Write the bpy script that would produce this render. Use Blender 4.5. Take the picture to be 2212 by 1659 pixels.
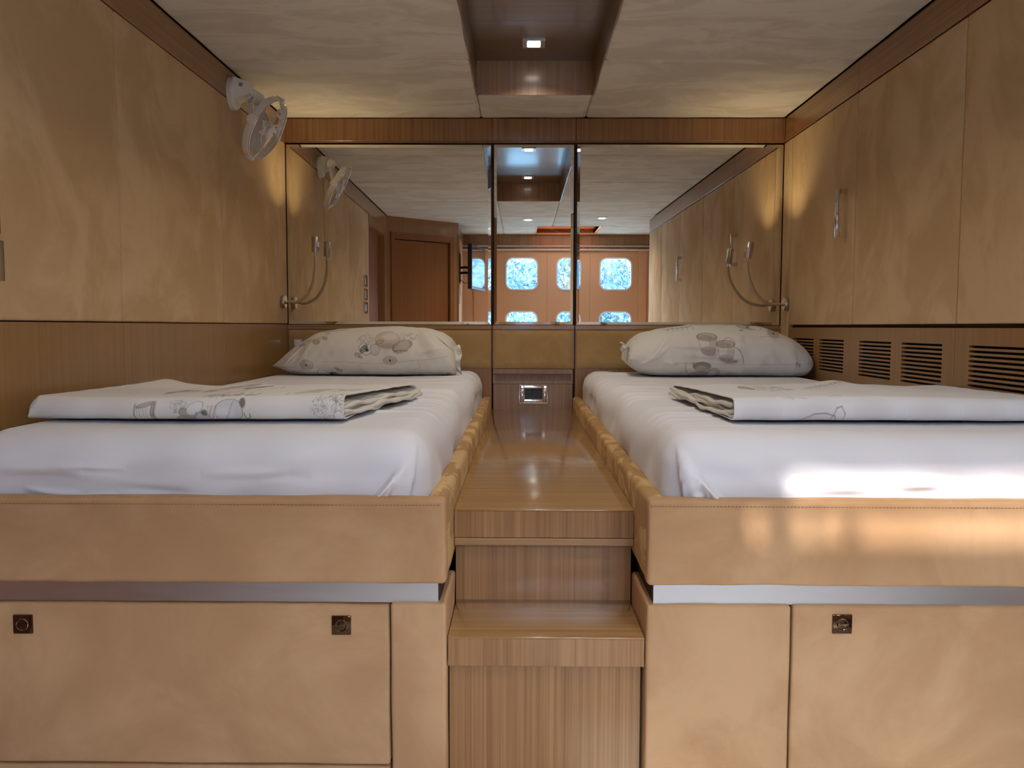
import bpy, bmesh, math, random
import numpy as np
from mathutils import Vector, Matrix

random.seed(7)
rng = np.random.RandomState(11)
scene = bpy.context.scene
COL = scene.collection
for o in list(bpy.data.objects):
    bpy.data.objects.remove(o)

# ------------------------------------------------------------------ camera
# metres; the lens is the origin, +Y looks to the mirror wall, floor at z = -0.90
FPX, PITCH, YAW, ROLL = 1800.0, 0.0688, 0.0111, -0.0023
cam_data = bpy.data.cameras.new('camera')
cam_data.sensor_fit = 'HORIZONTAL'
cam_data.sensor_width = 36.0
cam_data.lens = 36.0 * FPX / 2212.0
cam_data.clip_start = 0.02
cam_data.clip_end = 500
cam = bpy.data.objects.new('camera', cam_data)
COL.objects.link(cam)
_r = Vector((math.cos(YAW), math.sin(YAW), 0))
_fw = Vector((-math.sin(YAW), math.cos(YAW), 0))
_F = _fw * math.cos(PITCH) + Vector((0, 0, -math.sin(PITCH)))
_U = _fw * math.sin(PITCH) + Vector((0, 0, math.cos(PITCH)))
_R2 = _r * math.cos(ROLL) - _U * math.sin(ROLL)
_U2 = _r * math.sin(ROLL) + _U * math.cos(ROLL)
cam.matrix_world = Matrix(((_R2.x, _U2.x, -_F.x, 0), (_R2.y, _U2.y, -_F.y, 0),
                           (_R2.z, _U2.z, -_F.z, 0), (0, 0, 0, 1)))
scene.camera = cam

# ------------------------------------------------------------------ world, sun, exposure
SKY_STRENGTH = 30.0
world = bpy.data.worlds.new('sky')
scene.world = world
world.use_nodes = True
wn = world.node_tree
wn.nodes.clear()
w_out = wn.nodes.new('ShaderNodeOutputWorld')
w_bg = wn.nodes.new('ShaderNodeBackground')
w_bg.inputs['Strength'].default_value = SKY_STRENGTH
w_tc = wn.nodes.new('ShaderNodeTexCoord')
w_sep = wn.nodes.new('ShaderNodeSeparateXYZ')
w_ramp = wn.nodes.new('ShaderNodeValToRGB')
w_ramp.color_ramp.elements[0].position = 0.0
w_ramp.color_ramp.elements[0].color = (0.90, 0.94, 1.0, 1)
w_ramp.color_ramp.elements[1].position = 0.9
w_ramp.color_ramp.elements[1].color = (0.55, 0.72, 1.0, 1)
wn.links.new(w_tc.outputs['Generated'], w_sep.inputs[0])
wn.links.new(w_sep.outputs['Z'], w_ramp.inputs[0])
wn.links.new(w_ramp.outputs[0], w_bg.inputs[0])
wn.links.new(w_bg.outputs[0], w_out.inputs[0])

SUN_STRENGTH = 13.0
sun_dir = Vector((0.120, 1.0, -0.680)).normalized()
sun_data = bpy.data.lights.new('sun', 'SUN')
sun_data.energy = SUN_STRENGTH
sun_data.angle = math.radians(1.2)
sun_data.color = (1.0, 0.95, 0.86)
sun = bpy.data.objects.new('sun', sun_data)
COL.objects.link(sun)
sun.rotation_euler = sun_dir.to_track_quat('-Z', 'Y').to_euler()
sun.location = (-1, -8, 7)

scene.view_settings.view_transform = 'Standard'
scene.view_settings.look = 'None'
scene.view_settings.gamma = 1.0
scene.view_settings.use_curve_mapping = False
scene.view_settings.exposure = 0.1
cy = scene.cycles
cy.use_denoising = True
cy.max_bounces = 7
cy.diffuse_bounces = 3
cy.glossy_bounces = 5
cy.transparent_max_bounces = 8
cy.use_adaptive_sampling = True
cy.adaptive_threshold = 0.085
cy.adaptive_min_samples = 20
cy.caustics_reflective = True
cy.caustics_refractive = False
cy.sample_clamp_indirect = 4.0
cy.blur_glossy = 0.3

# ------------------------------------------------------------------ materials
def srgb(r, g, b):
    def f(c):
        c /= 255.0
        return c / 12.92 if c <= 0.04045 else ((c + 0.055) / 1.055) ** 2.4
    return (f(r), f(g), f(b), 1.0)

def new_mat(name):
    m = bpy.data.materials.new(name)
    m.use_nodes = True
    nt = m.node_tree
    return m, nt, nt.nodes['Principled BSDF']

def plain(name, col, rough=0.5, metal=0.0, spec=0.5, coat=0.0):
    m, nt, b = new_mat(name)
    b.inputs['Base Color'].default_value = col
    b.inputs['Roughness'].default_value = rough
    b.inputs['Metallic'].default_value = metal
    b.inputs['Specular IOR Level'].default_value = spec
    b.inputs['Coat Weight'].default_value = coat
    # slight procedural surface variation
    tc = nt.nodes.new('ShaderNodeTexCoord')
    n = nt.nodes.new('ShaderNodeTexNoise')
    n.inputs['Scale'].default_value = 60
    mr = nt.nodes.new('ShaderNodeMapRange')
    mr.inputs['To Min'].default_value = max(0.0, rough * 0.92)
    mr.inputs['To Max'].default_value = min(1.0, rough * 1.08)
    nt.links.new(tc.outputs['Object'], n.inputs['Vector'])
    nt.links.new(n.outputs['Fac'], mr.inputs['Value'])
    nt.links.new(mr.outputs[0], b.inputs['Roughness'])
    return m

def coords(nt, scale, rand=True):
    tc = nt.nodes.new('ShaderNodeTexCoord')
    mp = nt.nodes.new('ShaderNodeMapping')
    mp.inputs['Scale'].default_value = scale
    if rand:
        oi = nt.nodes.new('ShaderNodeObjectInfo')
        mul = nt.nodes.new('ShaderNodeVectorMath')
        mul.operation = 'SCALE'
        mul.inputs[0].default_value = (7.3, 5.1, 3.7)
        add = nt.nodes.new('ShaderNodeVectorMath')
        add.operation = 'ADD'
        nt.links.new(oi.outputs['Random'], mul.inputs['Scale'])
        nt.links.new(tc.outputs['Object'], add.inputs[0])
        nt.links.new(mul.outputs[0], add.inputs[1])
        nt.links.new(add.outputs[0], mp.inputs['Vector'])
    else:
        nt.links.new(tc.outputs['Object'], mp.inputs['Vector'])
    return mp

def suede(name, light, dark, scale=(1, 1, 1), noise=4.0, lo=0.40, hi=0.60, distort=1.2, sheen=0.25, amount=1.0):
    m, nt, b = new_mat(name)
    mp = coords(nt, scale)
    n1 = nt.nodes.new('ShaderNodeTexNoise')
    n1.inputs['Scale'].default_value = noise
    n1.inputs['Detail'].default_value = 5
    n1.inputs['Roughness'].default_value = 0.62
    n1.inputs['Distortion'].default_value = distort
    ramp = nt.nodes.new('ShaderNodeValToRGB')
    ramp.color_ramp.interpolation = 'EASE'
    ramp.color_ramp.elements[0].position = lo
    ramp.color_ramp.elements[1].position = hi
    ramp.color_ramp.elements[0].color = (0, 0, 0, 1)
    ramp.color_ramp.elements[1].color = (1, 1, 1, 1)
    n2 = nt.nodes.new('ShaderNodeTexNoise')
    n2.inputs['Scale'].default_value = 420
    n2.inputs['Detail'].default_value = 2
    mixf = nt.nodes.new('ShaderNodeMath')
    mixf.operation = 'MULTIPLY_ADD'
    mixf.inputs[1].default_value = 0.22
    sub = nt.nodes.new('ShaderNodeMath')
    sub.operation = 'MULTIPLY_ADD'
    sub.inputs[1].default_value = amount
    sub.inputs[2].default_value = (1 - amount) * 0.5 - 0.11
    mix = nt.nodes.new('ShaderNodeMix')
    mix.data_type = 'RGBA'
    mix.inputs['A'].default_value = dark
    mix.inputs['B'].default_value = light
    nt.links.new(mp.outputs[0], n1.inputs['Vector'])
    nt.links.new(n1.outputs['Fac'], ramp.inputs[0])
    nt.links.new(ramp.outputs[0], sub.inputs[0])
    nt.links.new(n2.outputs['Fac'], mixf.inputs[0])
    nt.links.new(sub.outputs[0], mixf.inputs[2])
    nt.links.new(mixf.outputs[0], mix.inputs['Factor'])
    nt.links.new(mix.outputs['Result'], b.inputs['Base Color'])
    b.inputs['Roughness'].default_value = 0.92
    b.inputs['Specular IOR Level'].default_value = 0.15
    b.inputs['Sheen Weight'].default_value = sheen
    b.inputs['Sheen Roughness'].default_value = 0.5
    b.inputs['Sheen Tint'].default_value = (light[0], light[1], light[2], 1)
    bump = nt.nodes.new('ShaderNodeBump')
    bump.inputs['Strength'].default_value = 0.08
    bump.inputs['Distance'].default_value = 0.002
    nt.links.new(n2.outputs['Fac'], bump.inputs['Height'])
    nt.links.new(bump.outputs[0], b.inputs['Normal'])
    return m

def wood(name, light, dark, axis='Z', rough=0.28, coat=0.3, contrast=1.0):
    m, nt, b = new_mat(name)
    st = {'X': (1.6, 190, 190), 'Y': (190, 1.6, 190), 'Z': (190, 190, 1.6)}[axis]
    sw = {'X': (0.6, 90, 90), 'Y': (90, 0.6, 90), 'Z': (90, 90, 0.6)}[axis]
    mp = coords(nt, st)
    mp2 = coords(nt, sw)
    n1 = nt.nodes.new('ShaderNodeTexNoise')
    n1.inputs['Scale'].default_value = 1.5
    n1.inputs['Detail'].default_value = 3
    n2 = nt.nodes.new('ShaderNodeTexNoise')
    n2.inputs['Scale'].default_value = 1.0
    n2.inputs['Detail'].default_value = 3
    add = nt.nodes.new('ShaderNodeMath')
    add.operation = 'ADD'
    ramp = nt.nodes.new('ShaderNodeValToRGB')
    c = 0.17 / contrast
    ramp.color_ramp.elements[0].position = max(0.0, 0.5 - c)
    ramp.color_ramp.elements[1].position = min(1.0, 0.5 + c)
    ramp.color_ramp.elements[0].color = dark
    ramp.color_ramp.elements[1].color = light
    half = nt.nodes.new('ShaderNodeMath')
    half.operation = 'MULTIPLY'
    half.inputs[1].default_value = 0.5
    nt.links.new(mp.outputs[0], n1.inputs['Vector'])
    nt.links.new(mp2.outputs[0], n2.inputs['Vector'])
    nt.links.new(n1.outputs['Fac'], add.inputs[0])
    nt.links.new(n2.outputs['Fac'], add.inputs[1])
    nt.links.new(add.outputs[0], half.inputs[0])
    nt.links.new(half.outputs[0], ramp.inputs[0])
    nt.links.new(ramp.outputs[0], b.inputs['Base Color'])
    b.inputs['Roughness'].default_value = rough
    b.inputs['Coat Weight'].default_value = coat
    b.inputs['Coat Roughness'].default_value = 0.12
    return m

def brushed(name, col, rough, axis='X'):
    m, nt, b = new_mat(name)
    st = {'X': (6, 900, 900), 'Z': (900, 900, 6)}[axis]
    mp = coords(nt, st)
    n1 = nt.nodes.new('ShaderNodeTexNoise')
    n1.inputs['Scale'].default_value = 1.0
    mr = nt.nodes.new('ShaderNodeMapRange')
    mr.inputs['To Min'].default_value = rough * 0.75
    mr.inputs['To Max'].default_value = rough * 1.25
    nt.links.new(mp.outputs[0], n1.inputs['Vector'])
    nt.links.new(n1.outputs['Fac'], mr.inputs['Value'])
    nt.links.new(mr.outputs[0], b.inputs['Roughness'])
    b.inputs['Base Color'].default_value = col
    b.inputs['Metallic'].default_value = 1.0
    return m

def cloth(name, col, attr=None):
    m, nt, b = new_mat(name)
    b.inputs['Roughness'].default_value = 0.85
    b.inputs['Specular IOR Level'].default_value = 0.2
    b.inputs['Sheen Weight'].default_value = 0.1
    mp = coords(nt, (1, 1, 1), False)
    n1 = nt.nodes.new('ShaderNodeTexNoise')
    n1.inputs['Scale'].default_value = 900
    bump = nt.nodes.new('ShaderNodeBump')
    bump.inputs['Strength'].default_value = 0.06
    bump.inputs['Distance'].default_value = 0.001
    nt.links.new(mp.outputs[0], n1.inputs['Vector'])
    nt.links.new(n1.outputs['Fac'], bump.inputs['Height'])
    nt.links.new(bump.outputs[0], b.inputs['Normal'])
    if attr:
        a = nt.nodes.new('ShaderNodeAttribute')
        a.attribute_name = attr
        nt.links.new(a.outputs['Color'], b.inputs['Base Color'])
    else:
        b.inputs['Base Color'].default_value = col
    return m

def emit(name, col, strength):
    m, nt, b = new_mat(name)
    b.inputs['Base Color'].default_value = col
    b.inputs['Emission Color'].default_value = col
    b.inputs['Emission Strength'].default_value = strength
    return m

def pane_mat(name, tint, gloss=0.07):
    m = bpy.data.materials.new(name)
    m.use_nodes = True
    nt = m.node_tree
    nt.nodes.clear()
    out = nt.nodes.new('ShaderNodeOutputMaterial')
    tr = nt.nodes.new('ShaderNodeBsdfTransparent')
    tr.inputs[0].default_value = tint
    gl = nt.nodes.new('ShaderNodeBsdfGlossy')
    gl.inputs['Roughness'].default_value = 0.02
    lw = nt.nodes.new('ShaderNodeLayerWeight')
    lw.inputs['Blend'].default_value = 0.15
    mr = nt.nodes.new('ShaderNodeMapRange')
    mr.inputs['To Min'].default_value = gloss * 0.5
    mr.inputs['To Max'].default_value = 0.5
    mx = nt.nodes.new('ShaderNodeMixShader')
    nt.links.new(lw.outputs['Facing'], mr.inputs['Value'])
    nt.links.new(mr.outputs[0], mx.inputs[0])
    nt.links.new(tr.outputs[0], mx.inputs[1])
    nt.links.new(gl.outputs[0], mx.inputs[2])
    nt.links.new(mx.outputs[0], out.inputs[0])
    return m

M = {}
M['suede_wall'] = suede('suede_wall', srgb(216, 184, 144), srgb(200, 166, 124), (1.0, 1.0, 0.8), 4.2, 0.40, 0.61, distort=0.7)  # same suede as the fronts, colour lightened to offset dimmer light
M['suede_front'] = suede('suede_front', srgb(197, 156, 116), srgb(178, 136, 98), (1, 1, 1), 4.0, 0.36, 0.64, distort=0.6, amount=0.9)  # same suede as the walls, colour darkened against stronger window light
M['suede_side'] = suede('suede_side', srgb(204, 168, 120), srgb(168, 130, 84), (1.4, 0.75, 1.4), 9.0, 0.47, 0.57, distort=0.9)
M['suede_ceiling'] = suede('suede_ceiling', srgb(228, 218, 202), srgb(212, 200, 182), (0.7, 1.4, 1), 4.5, 0.42, 0.58, distort=1.0)
M['headboard'] = suede('headboard_leather', srgb(192, 160, 112), srgb(184, 150, 102), (1, 1, 1), 6.0)
WL, WD = srgb(170, 124, 80), srgb(130, 88, 50)
M['wood_v'] = wood('wood_vertical', WL, WD, 'Z', 0.3, 0.3)
M['wood_x'] = wood('wood_crosswise', srgb(182, 140, 94), srgb(150, 110, 68), 'X', 0.16, 0.6)
M['wood_y'] = wood('wood_lengthwise', WL, WD, 'Y', 0.3, 0.3)
M['wood_grey'] = wood('wood_greyish', srgb(170, 134, 104), srgb(136, 102, 76), 'Z', 0.35, 0.2)
M['wood_side'] = wood('wood_side_wall', srgb(162, 122, 74), srgb(140, 100, 56), 'Z', 0.32, 0.25, 0.8)
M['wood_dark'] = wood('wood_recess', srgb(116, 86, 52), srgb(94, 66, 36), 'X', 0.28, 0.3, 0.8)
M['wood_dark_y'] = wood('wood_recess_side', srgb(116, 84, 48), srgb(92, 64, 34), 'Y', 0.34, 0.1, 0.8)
M['wood_door'] = wood('wood_door', srgb(150, 92, 44), srgb(128, 74, 34), 'Z', 0.4, 0.1, 0.8)
M['tan_wall'] = plain('tan_laminate', srgb(212, 160, 116), 0.42)
M['gap'] = plain('dark_gap', srgb(52, 26, 20), 0.7)
M['black_cavity'] = plain('black_cavity', srgb(14, 12, 12), 0.8)
M['chrome'] = plain('chrome', (0.78, 0.78, 0.79, 1), 0.05, 1.0)
M['nickel'] = brushed('brushed_nickel', (0.56, 0.54, 0.51, 1), 0.32, 'Z')
M['steel'] = brushed('brushed_steel', (0.66, 0.67, 0.70, 1), 0.36, 'X')
M['bronze_glass'] = plain('polished_dark_plate', (0.12, 0.07, 0.04, 1), 0.06, 0.9)
M['goose'] = plain('gooseneck_sleeve', srgb(196, 174, 138), 0.55)
M['white_plastic'] = plain('white_plastic', srgb(246, 241, 236), 0.3)
M['clear_blade'] = plain('grey_fan_blade', srgb(196, 188, 182), 0.3)
M['black_plastic'] = plain('black_plastic', srgb(34, 35, 40), 0.4)
M['tv_screen'] = plain('tv_screen', srgb(16, 16, 20), 0.05, 0.0, 0.9, 0.6)
M['sheet'] = cloth('white_sheet', srgb(232, 229, 233))
M['printed'] = cloth('printed_cotton', None, 'print')
M['mirror'] = plain('mirror_silver', (0.90, 0.91, 0.90, 1), 0.0, 1.0)
M['floor'] = suede('pale_bounce_floor', srgb(226, 219, 208), srgb(216, 208, 196), (1, 1, 1), 40.0)  # unseen floor, tone made pale to bounce light onto the ceiling
M['white_paint'] = plain('white_paint', srgb(240, 240, 240), 0.4)
M['hull'] = plain('hull_paint', srgb(235, 235, 235), 0.3)
M['pane'] = pane_mat('window_glass', (0.74, 0.88, 1.0, 1))
M['hatch_pane'] = pane_mat('hatch_acrylic', (0.45, 0.46, 0.48, 1))
M['lens'] = emit('lamp_lens', (1.0, 0.93, 0.80, 1), 14.0)
m, nt, b = new_mat('blind_cloth')
b.inputs['Base Color'].default_value = srgb(222, 160, 118)
b.inputs['Roughness'].default_value = 0.9
b_tl = nt.nodes.new('ShaderNodeBsdfTranslucent')
b_tl.inputs[0].default_value = srgb(236, 170, 126)
b_mx = nt.nodes.new('ShaderNodeMixShader')
b_mx.inputs[0].default_value = 0.5
nt.links.new(b.outputs[0], b_mx.inputs[1])
nt.links.new(b_tl.outputs[0], b_mx.inputs[2])
nt.links.new(b_mx.outputs[0], nt.nodes['Material Output'].inputs[0])
M['blind_cloth'] = m

# ------------------------------------------------------------------ geometry helpers
ORIGIN = {}

def link(o):
    COL.objects.link(o)
    return o

def thing(name, label, cat, loc, group=None):
    o = bpy.data.objects.new(name, None)
    o.empty_display_size = 0.05
    link(o)
    o.location = loc
    ORIGIN[o.name] = Vector(loc)
    o['label'] = label
    o['category'] = cat
    if group:
        o['group'] = group
    return o

def tag(o, label=None, cat=None, group=None, kind=None):
    if label:
        o['label'] = label
    if cat:
        o['category'] = cat
    if group:
        o['group'] = group
    if kind:
        o['kind'] = kind
    return o

def origin_of(parent):
    return ORIGIN[parent.name]

def obj(name, verts, faces, mat, parent=None, smooth=None, origin=None):
    """one mesh object; vertices are given in room coordinates"""
    v = np.asarray(verts, dtype=np.float64).reshape(-1, 3)
    if parent is not None:
        org = origin_of(parent)
    elif origin is not None:
        org = Vector(origin)
    else:
        org = Vector(((v[:, 0].min() + v[:, 0].max()) / 2, (v[:, 1].min() + v[:, 1].max()) / 2, v[:, 2].min()))
    me = bpy.data.meshes.new(name)
    me.from_pydata((v - np.array(org)).tolist(), [], [list(map(int, f)) for f in faces])
    me.update()
    if mat is not None:
        me.materials.append(M[mat] if isinstance(mat, str) else mat)
    if smooth is not None:
        me.polygons.foreach_set('use_smooth', [True] * len(me.polygons))
        me.set_sharp_from_angle(angle=math.radians(smooth))
    o = bpy.data.objects.new(name, me)
    link(o)
    if parent is not None:
        o.parent = parent
    else:
        o.location = org
    ORIGIN[o.name] = org
    return o

def bm_data(bm):
    bm.verts.ensure_lookup_table()
    bm.verts.index_update()
    v = [tuple(x.co) for x in bm.verts]
    f = [[x.index for x in p.verts] for p in bm.faces]
    bm.free()
    return v, f

class Geo:
    """collects shapes of ONE part"""
    def __init__(self):
        self.v = []
        self.f = []
    def add(self, v, f):
        n = len(self.v)
        self.v += [tuple(p) for p in v]
        self.f += [[i + n for i in q] for q in f]
        return self
    def box(self, x0, x1, y0, y1, z0, z1, bevel=0.0, seg=2):
        bm = bmesh.new()
        bmesh.ops.create_cube(bm, size=1.0)
        for p in bm.verts:
            p.co = Vector(((x0 + x1) / 2 + p.co.x * (x1 - x0), (y0 + y1) / 2 + p.co.y * (y1 - y0),
                           (z0 + z1) / 2 + p.co.z * (z1 - z0)))
        if bevel > 0:
            bmesh.ops.bevel(bm, geom=bm.edges[:], offset=bevel, offset_type='OFFSET', segments=seg, profile=0.5, affect='EDGES')
        return self.add(*bm_data(bm))
    def tube(self, pts, rad, seg=12, cap=True):
        pts = [Vector(p) for p in pts]
        n = len(pts)
        rads = rad if isinstance(rad, (list, tuple)) else [rad] * n
        t0 = (pts[1] - pts[0]).normalized()
        up = Vector((0, 0, 1)) if abs(t0.z) < 0.9 else Vector((1, 0, 0))
        a = t0.cross(up).normalized()
        vs, fs = [], []
        for i in range(n):
            if i == 0:
                t = pts[1] - pts[0]
            elif i == n - 1:
                t = pts[-1] - pts[-2]
            else:
                t = pts[i + 1] - pts[i - 1]
            t.normalize()
            a = (a - t * a.dot(t)).normalized()
            b = t.cross(a)
            for k in range(seg):
                an = 2 * math.pi * k / seg
                vs.append(pts[i] + (a * math.cos(an) + b * math.sin(an)) * rads[i])
        for i in range(n - 1):
            for k in range(seg):
                k2 = (k + 1) % seg
                fs.append([i * seg + k, i * seg + k2, (i + 1) * seg + k2, (i + 1) * seg + k])
        if cap:
            fs.append(list(range(seg))[::-1])
            fs.append([(n - 1) * seg + k for k in range(seg)])
        return self.add(vs, fs)
    def lathe(self, center, axis, profile, seg=32, closed=False):
        """profile: (radius, height along axis)"""
        c = Vector(center)
        ax = Vector(axis).normalized()
        up = Vector((0, 0, 1)) if abs(ax.z) < 0.9 else Vector((1, 0, 0))
        a = ax.cross(up).normalized()
        b = ax.cross(a)
        vs, fs = [], []
        n = len(profile)
        for r, h in profile:
            for k in range(seg):
                an = 2 * math.pi * k / seg
                vs.append(c + ax * h + (a * math.cos(an) + b * math.sin(an)) * max(r, 1e-5))
        rng_n = n if closed else n - 1
        for i in range(rng_n):
            j = (i + 1) % n
            for k in range(seg):
                k2 = (k + 1) % seg
                fs.append([i * seg + k, i * seg + k2, j * seg + k2, j * seg + k])
        return self.add(vs, fs)
    def build(self, name, mat, parent=None, smooth=None, origin=None):
        bm = bmesh.new()
        vs = [bm.verts.new(p) for p in self.v]
        bm.verts.ensure_lookup_table()
        for q in self.f:
            try:
                bm.faces.new([vs[i] for i in q])
            except ValueError:
                pass
        bmesh.ops.recalc_face_normals(bm, faces=bm.faces[:])
        return obj(name, *bm_data(bm), mat, parent, smooth, origin)

def box(name, x0, x1, y0, y1, z0, z1, mat, parent=None, bevel=0.0, seg=2, smooth=30, origin=None):
    return Geo().box(x0, x1, y0, y1, z0, z1, bevel, seg).build(name, mat, parent, smooth if bevel > 0 else None, origin)

def rounded_rect(x0, x1, z0, z1, r, n=6):
    pts = []
    for cx, cz, a0 in ((x1 - r, z1 - r, 0), (x0 + r, z1 - r, 90), (x0 + r, z0 + r, 180), (x1 - r, z0 + r, 270)):
        for k in range(n + 1):
            a = math.radians(a0 + 90.0 * k / n)
            pts.append((cx + r * math.cos(a), cz + r * math.sin(a)))
    return pts

def plate(outline, holes, depth, to3d, bevel=0.0):
    """flat plate with real holes: returns verts, faces; to3d maps (u, v, w) to room coordinates, w in 0..depth"""
    cu = bpy.data.curves.new('plate_tmp', 'CURVE')
    cu.dimensions = '2D'
    cu.fill_mode = 'BOTH'
    cu.extrude = depth / 2
    cu.bevel_depth = bevel
    for loop in [outline] + list(holes):
        sp = cu.splines.new('POLY')
        sp.points.add(len(loop) - 1)
        for p, (u, v) in zip(sp.points, loop):
            p.co = (u, v, 0, 1)
        sp.use_cyclic_u = True
    tmp = bpy.data.objects.new('plate_tmp', cu)
    link(tmp)
    dg = bpy.context.evaluated_depsgraph_get()
    me = bpy.data.meshes.new_from_object(tmp.evaluated_get(dg))
    vs = [to3d(v.co.x, v.co.y, v.co.z + depth / 2) for v in me.vertices]
    fs = [list(p.vertices) for p in me.polygons]
    bpy.data.objects.remove(tmp)
    bpy.data.curves.remove(cu)
    bpy.data.meshes.remove(me)
    bm = bmesh.new()
    bv = [bm.verts.new(p) for p in vs]
    for q in fs:
        try:
            bm.faces.new([bv[i] for i in q])
        except ValueError:
            pass
    bmesh.ops.remove_doubles(bm, verts=bm.verts[:], dist=1e-6)
    bmesh.ops.recalc_face_normals(bm, faces=bm.faces[:])
    return bm_data(bm)

def bez(p0, p1, p2, p3, n=24):
    out = []
    for i in range(n + 1):
        t = i / n
        out.append(Vector(p0) * (1 - t) ** 3 + Vector(p1) * 3 * t * (1 - t) ** 2 + Vector(p2) * 3 * t * t * (1 - t) + Vector(p3) * t ** 3)
    return out

# ------------------------------------------------------------------ room dimensions
XL, XR = -0.980, 1.080       # suede side walls
YB = 3.500                   # mirror wall
YW = -0.840                  # window wall behind the camera
ZC = 0.854                   # ceiling
ZF = -0.90                   # floor
XT = -0.450                  # wall that carries the television
RX0, RX1, RY0, RY1, RZ = -0.168, 0.262, 1.205, 3.160, 0.981   # ceiling recess
HX0, HX1, HY0, HY1 = 0.134, 0.74, -0.80, -0.194               # ceiling hatch
XE = 1.50                    # alcove beyond the wardrobes
S1, S2 = -0.123, 0.223       # seams of the mirror wall

# ------------------------------------------------------------------ floor and shell
fl = box('floor', -1.95, XE + 0.1, YW - 0.1, YB + 0.1, ZF - 0.06, ZF, 'floor')
tag(fl, kind='structure')

# ------------------------------------------------------------------ ceiling
g = Geo()
zc0, zc1 = ZC + 0.012, ZC + 0.05
for (x0, x1, y0, y1) in ((-2.0, RX0 - 0.012, RY0, YB + 0.1), (RX1 + 0.012, XE + 0.1, RY0, YB + 0.1),
                         (RX0 - 0.012, RX1 + 0.012, RY1 + 0.012, YB + 0.1),
                         (-2.0, XE + 0.1, HY1, RY0 - 0.0125),
                         (-2.0, HX0, YW - 0.15, HY1), (HX1, XE + 0.1, YW - 0.15, HY1), (HX0, HX1, YW - 0.15, HY0)):
    g.box(x0, x1, y0, y1, zc0, zc1)
ceiling = g.build('ceiling', 'gap')
tag(ceiling, kind='structure')

def ceil_panel(x0, x1, y0, y1):
    """soft suede ceiling panel with a gentle sag and rounded edges"""
    nx, ny = max(4, int((x1 - x0) / 0.05)), max(4, int((y1 - y0) / 0.05))
    gx = np.unique(np.r_[x0 + 0.0008, x0 + 0.004, x0 + 0.010, np.linspace(x0 + 0.02, x1 - 0.02, nx), x1 - 0.010, x1 - 0.004, x1 - 0.0008])
    gy = np.unique(np.r_[y0 + 0.0008, y0 + 0.004, y0 + 0.010, np.linspace(y0 + 0.02, y1 - 0.02, ny), y1 - 0.010, y1 - 0.004, y1 - 0.0008])
    X, Y = np.meshgrid(gx, gy)
    d = np.minimum(np.minimum(X - x0, x1 - X), np.minimum(Y - y0, y1 - Y))
    Z = ZC + 0.010 * np.exp(-d / 0.005)
    ph = rng.rand(4) * 6
    Z = Z - 0.0008 * np.sin(X * 23 + ph[0]) * np.sin(Y * 17 + ph[1])
    V = np.stack([X, Y, Z], -1).reshape(-1, 3)
    w = len(gx)
    F = []
    for j in range(len(gy) - 1):
        for i in range(w - 1):
            F.append([j * w + i, (j + 1) * w + i, (j + 1) * w + i + 1, j * w + i + 1])
    n = len(V)
    per = [i for i in range(w)] + [j * w + w - 1 for j in range(1, len(gy))] + [(len(gy) - 1) * w + i for i in range(w - 2, -1, -1)] + [j * w for j in range(len(gy) - 2, 0, -1)]
    V2 = V[per].copy()
    V2[:, 2] = ZC + 0.014
    V = np.vstack([V, V2])
    m = len(per)
    for k in range(m):
        k2 = (k + 1) % m
        F.append([per[k], per[k2], n + k2, n + k])
    F.append([n + k for k in range(m)])
    return obj('panel', V, F, 'suede_ceiling', ceiling, smooth=60)

YS = [YB - 0.005, 2.750, 1.970, 1.205, 0.455, -0.194, YW]
for k in range(len(YS) - 1):
    ya, yb = YS[k + 1], YS[k]
    left_x = XL if ya > 0.5 else (-1.9 if k == 0 else XL)
    # left field
    ceil_panel(XL, RX0, ya, yb)
    # right field (the alcove beyond the wardrobes is wider)
    xr = XR if ya > 0.4 else XE
    if ya < -0.5:
        ceil_panel(RX0, HX0, ya, yb)
        ceil_panel(HX1, xr, ya, yb)
    else:
        ceil_panel(RX1, xr, ya, yb)
        if ya < 1.2:
            ceil_panel(RX0, RX1, ya, yb)
ceil_panel(RX0, RX1, RY1, YB - 0.005)

# timber recess in the ceiling
rec = thing('ceiling_recess', 'lacquered timber recess running down the middle of the ceiling', 'ceiling recess', ((RX0 + RX1) / 2, (RY0 + RY1) / 2, ZC))
seamy = [RY0, 1.86, 2.752, RY1]
for k in range(3):
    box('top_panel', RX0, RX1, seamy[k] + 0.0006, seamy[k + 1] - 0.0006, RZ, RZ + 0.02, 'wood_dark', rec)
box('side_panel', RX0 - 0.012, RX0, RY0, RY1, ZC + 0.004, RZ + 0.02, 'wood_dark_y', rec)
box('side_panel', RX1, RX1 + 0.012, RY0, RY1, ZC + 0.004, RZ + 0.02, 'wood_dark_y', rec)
box('end_panel', RX0 - 0.012, RX1 + 0.012, RY1, RY1 + 0.012, ZC + 0.004, RZ + 0.02, 'wood_v', rec)
box('end_panel', RX0 - 0.012, RX1 + 0.012, RY0 - 0.012, RY0, ZC + 0.004, RZ + 0.02, 'wood_v', rec)

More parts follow.
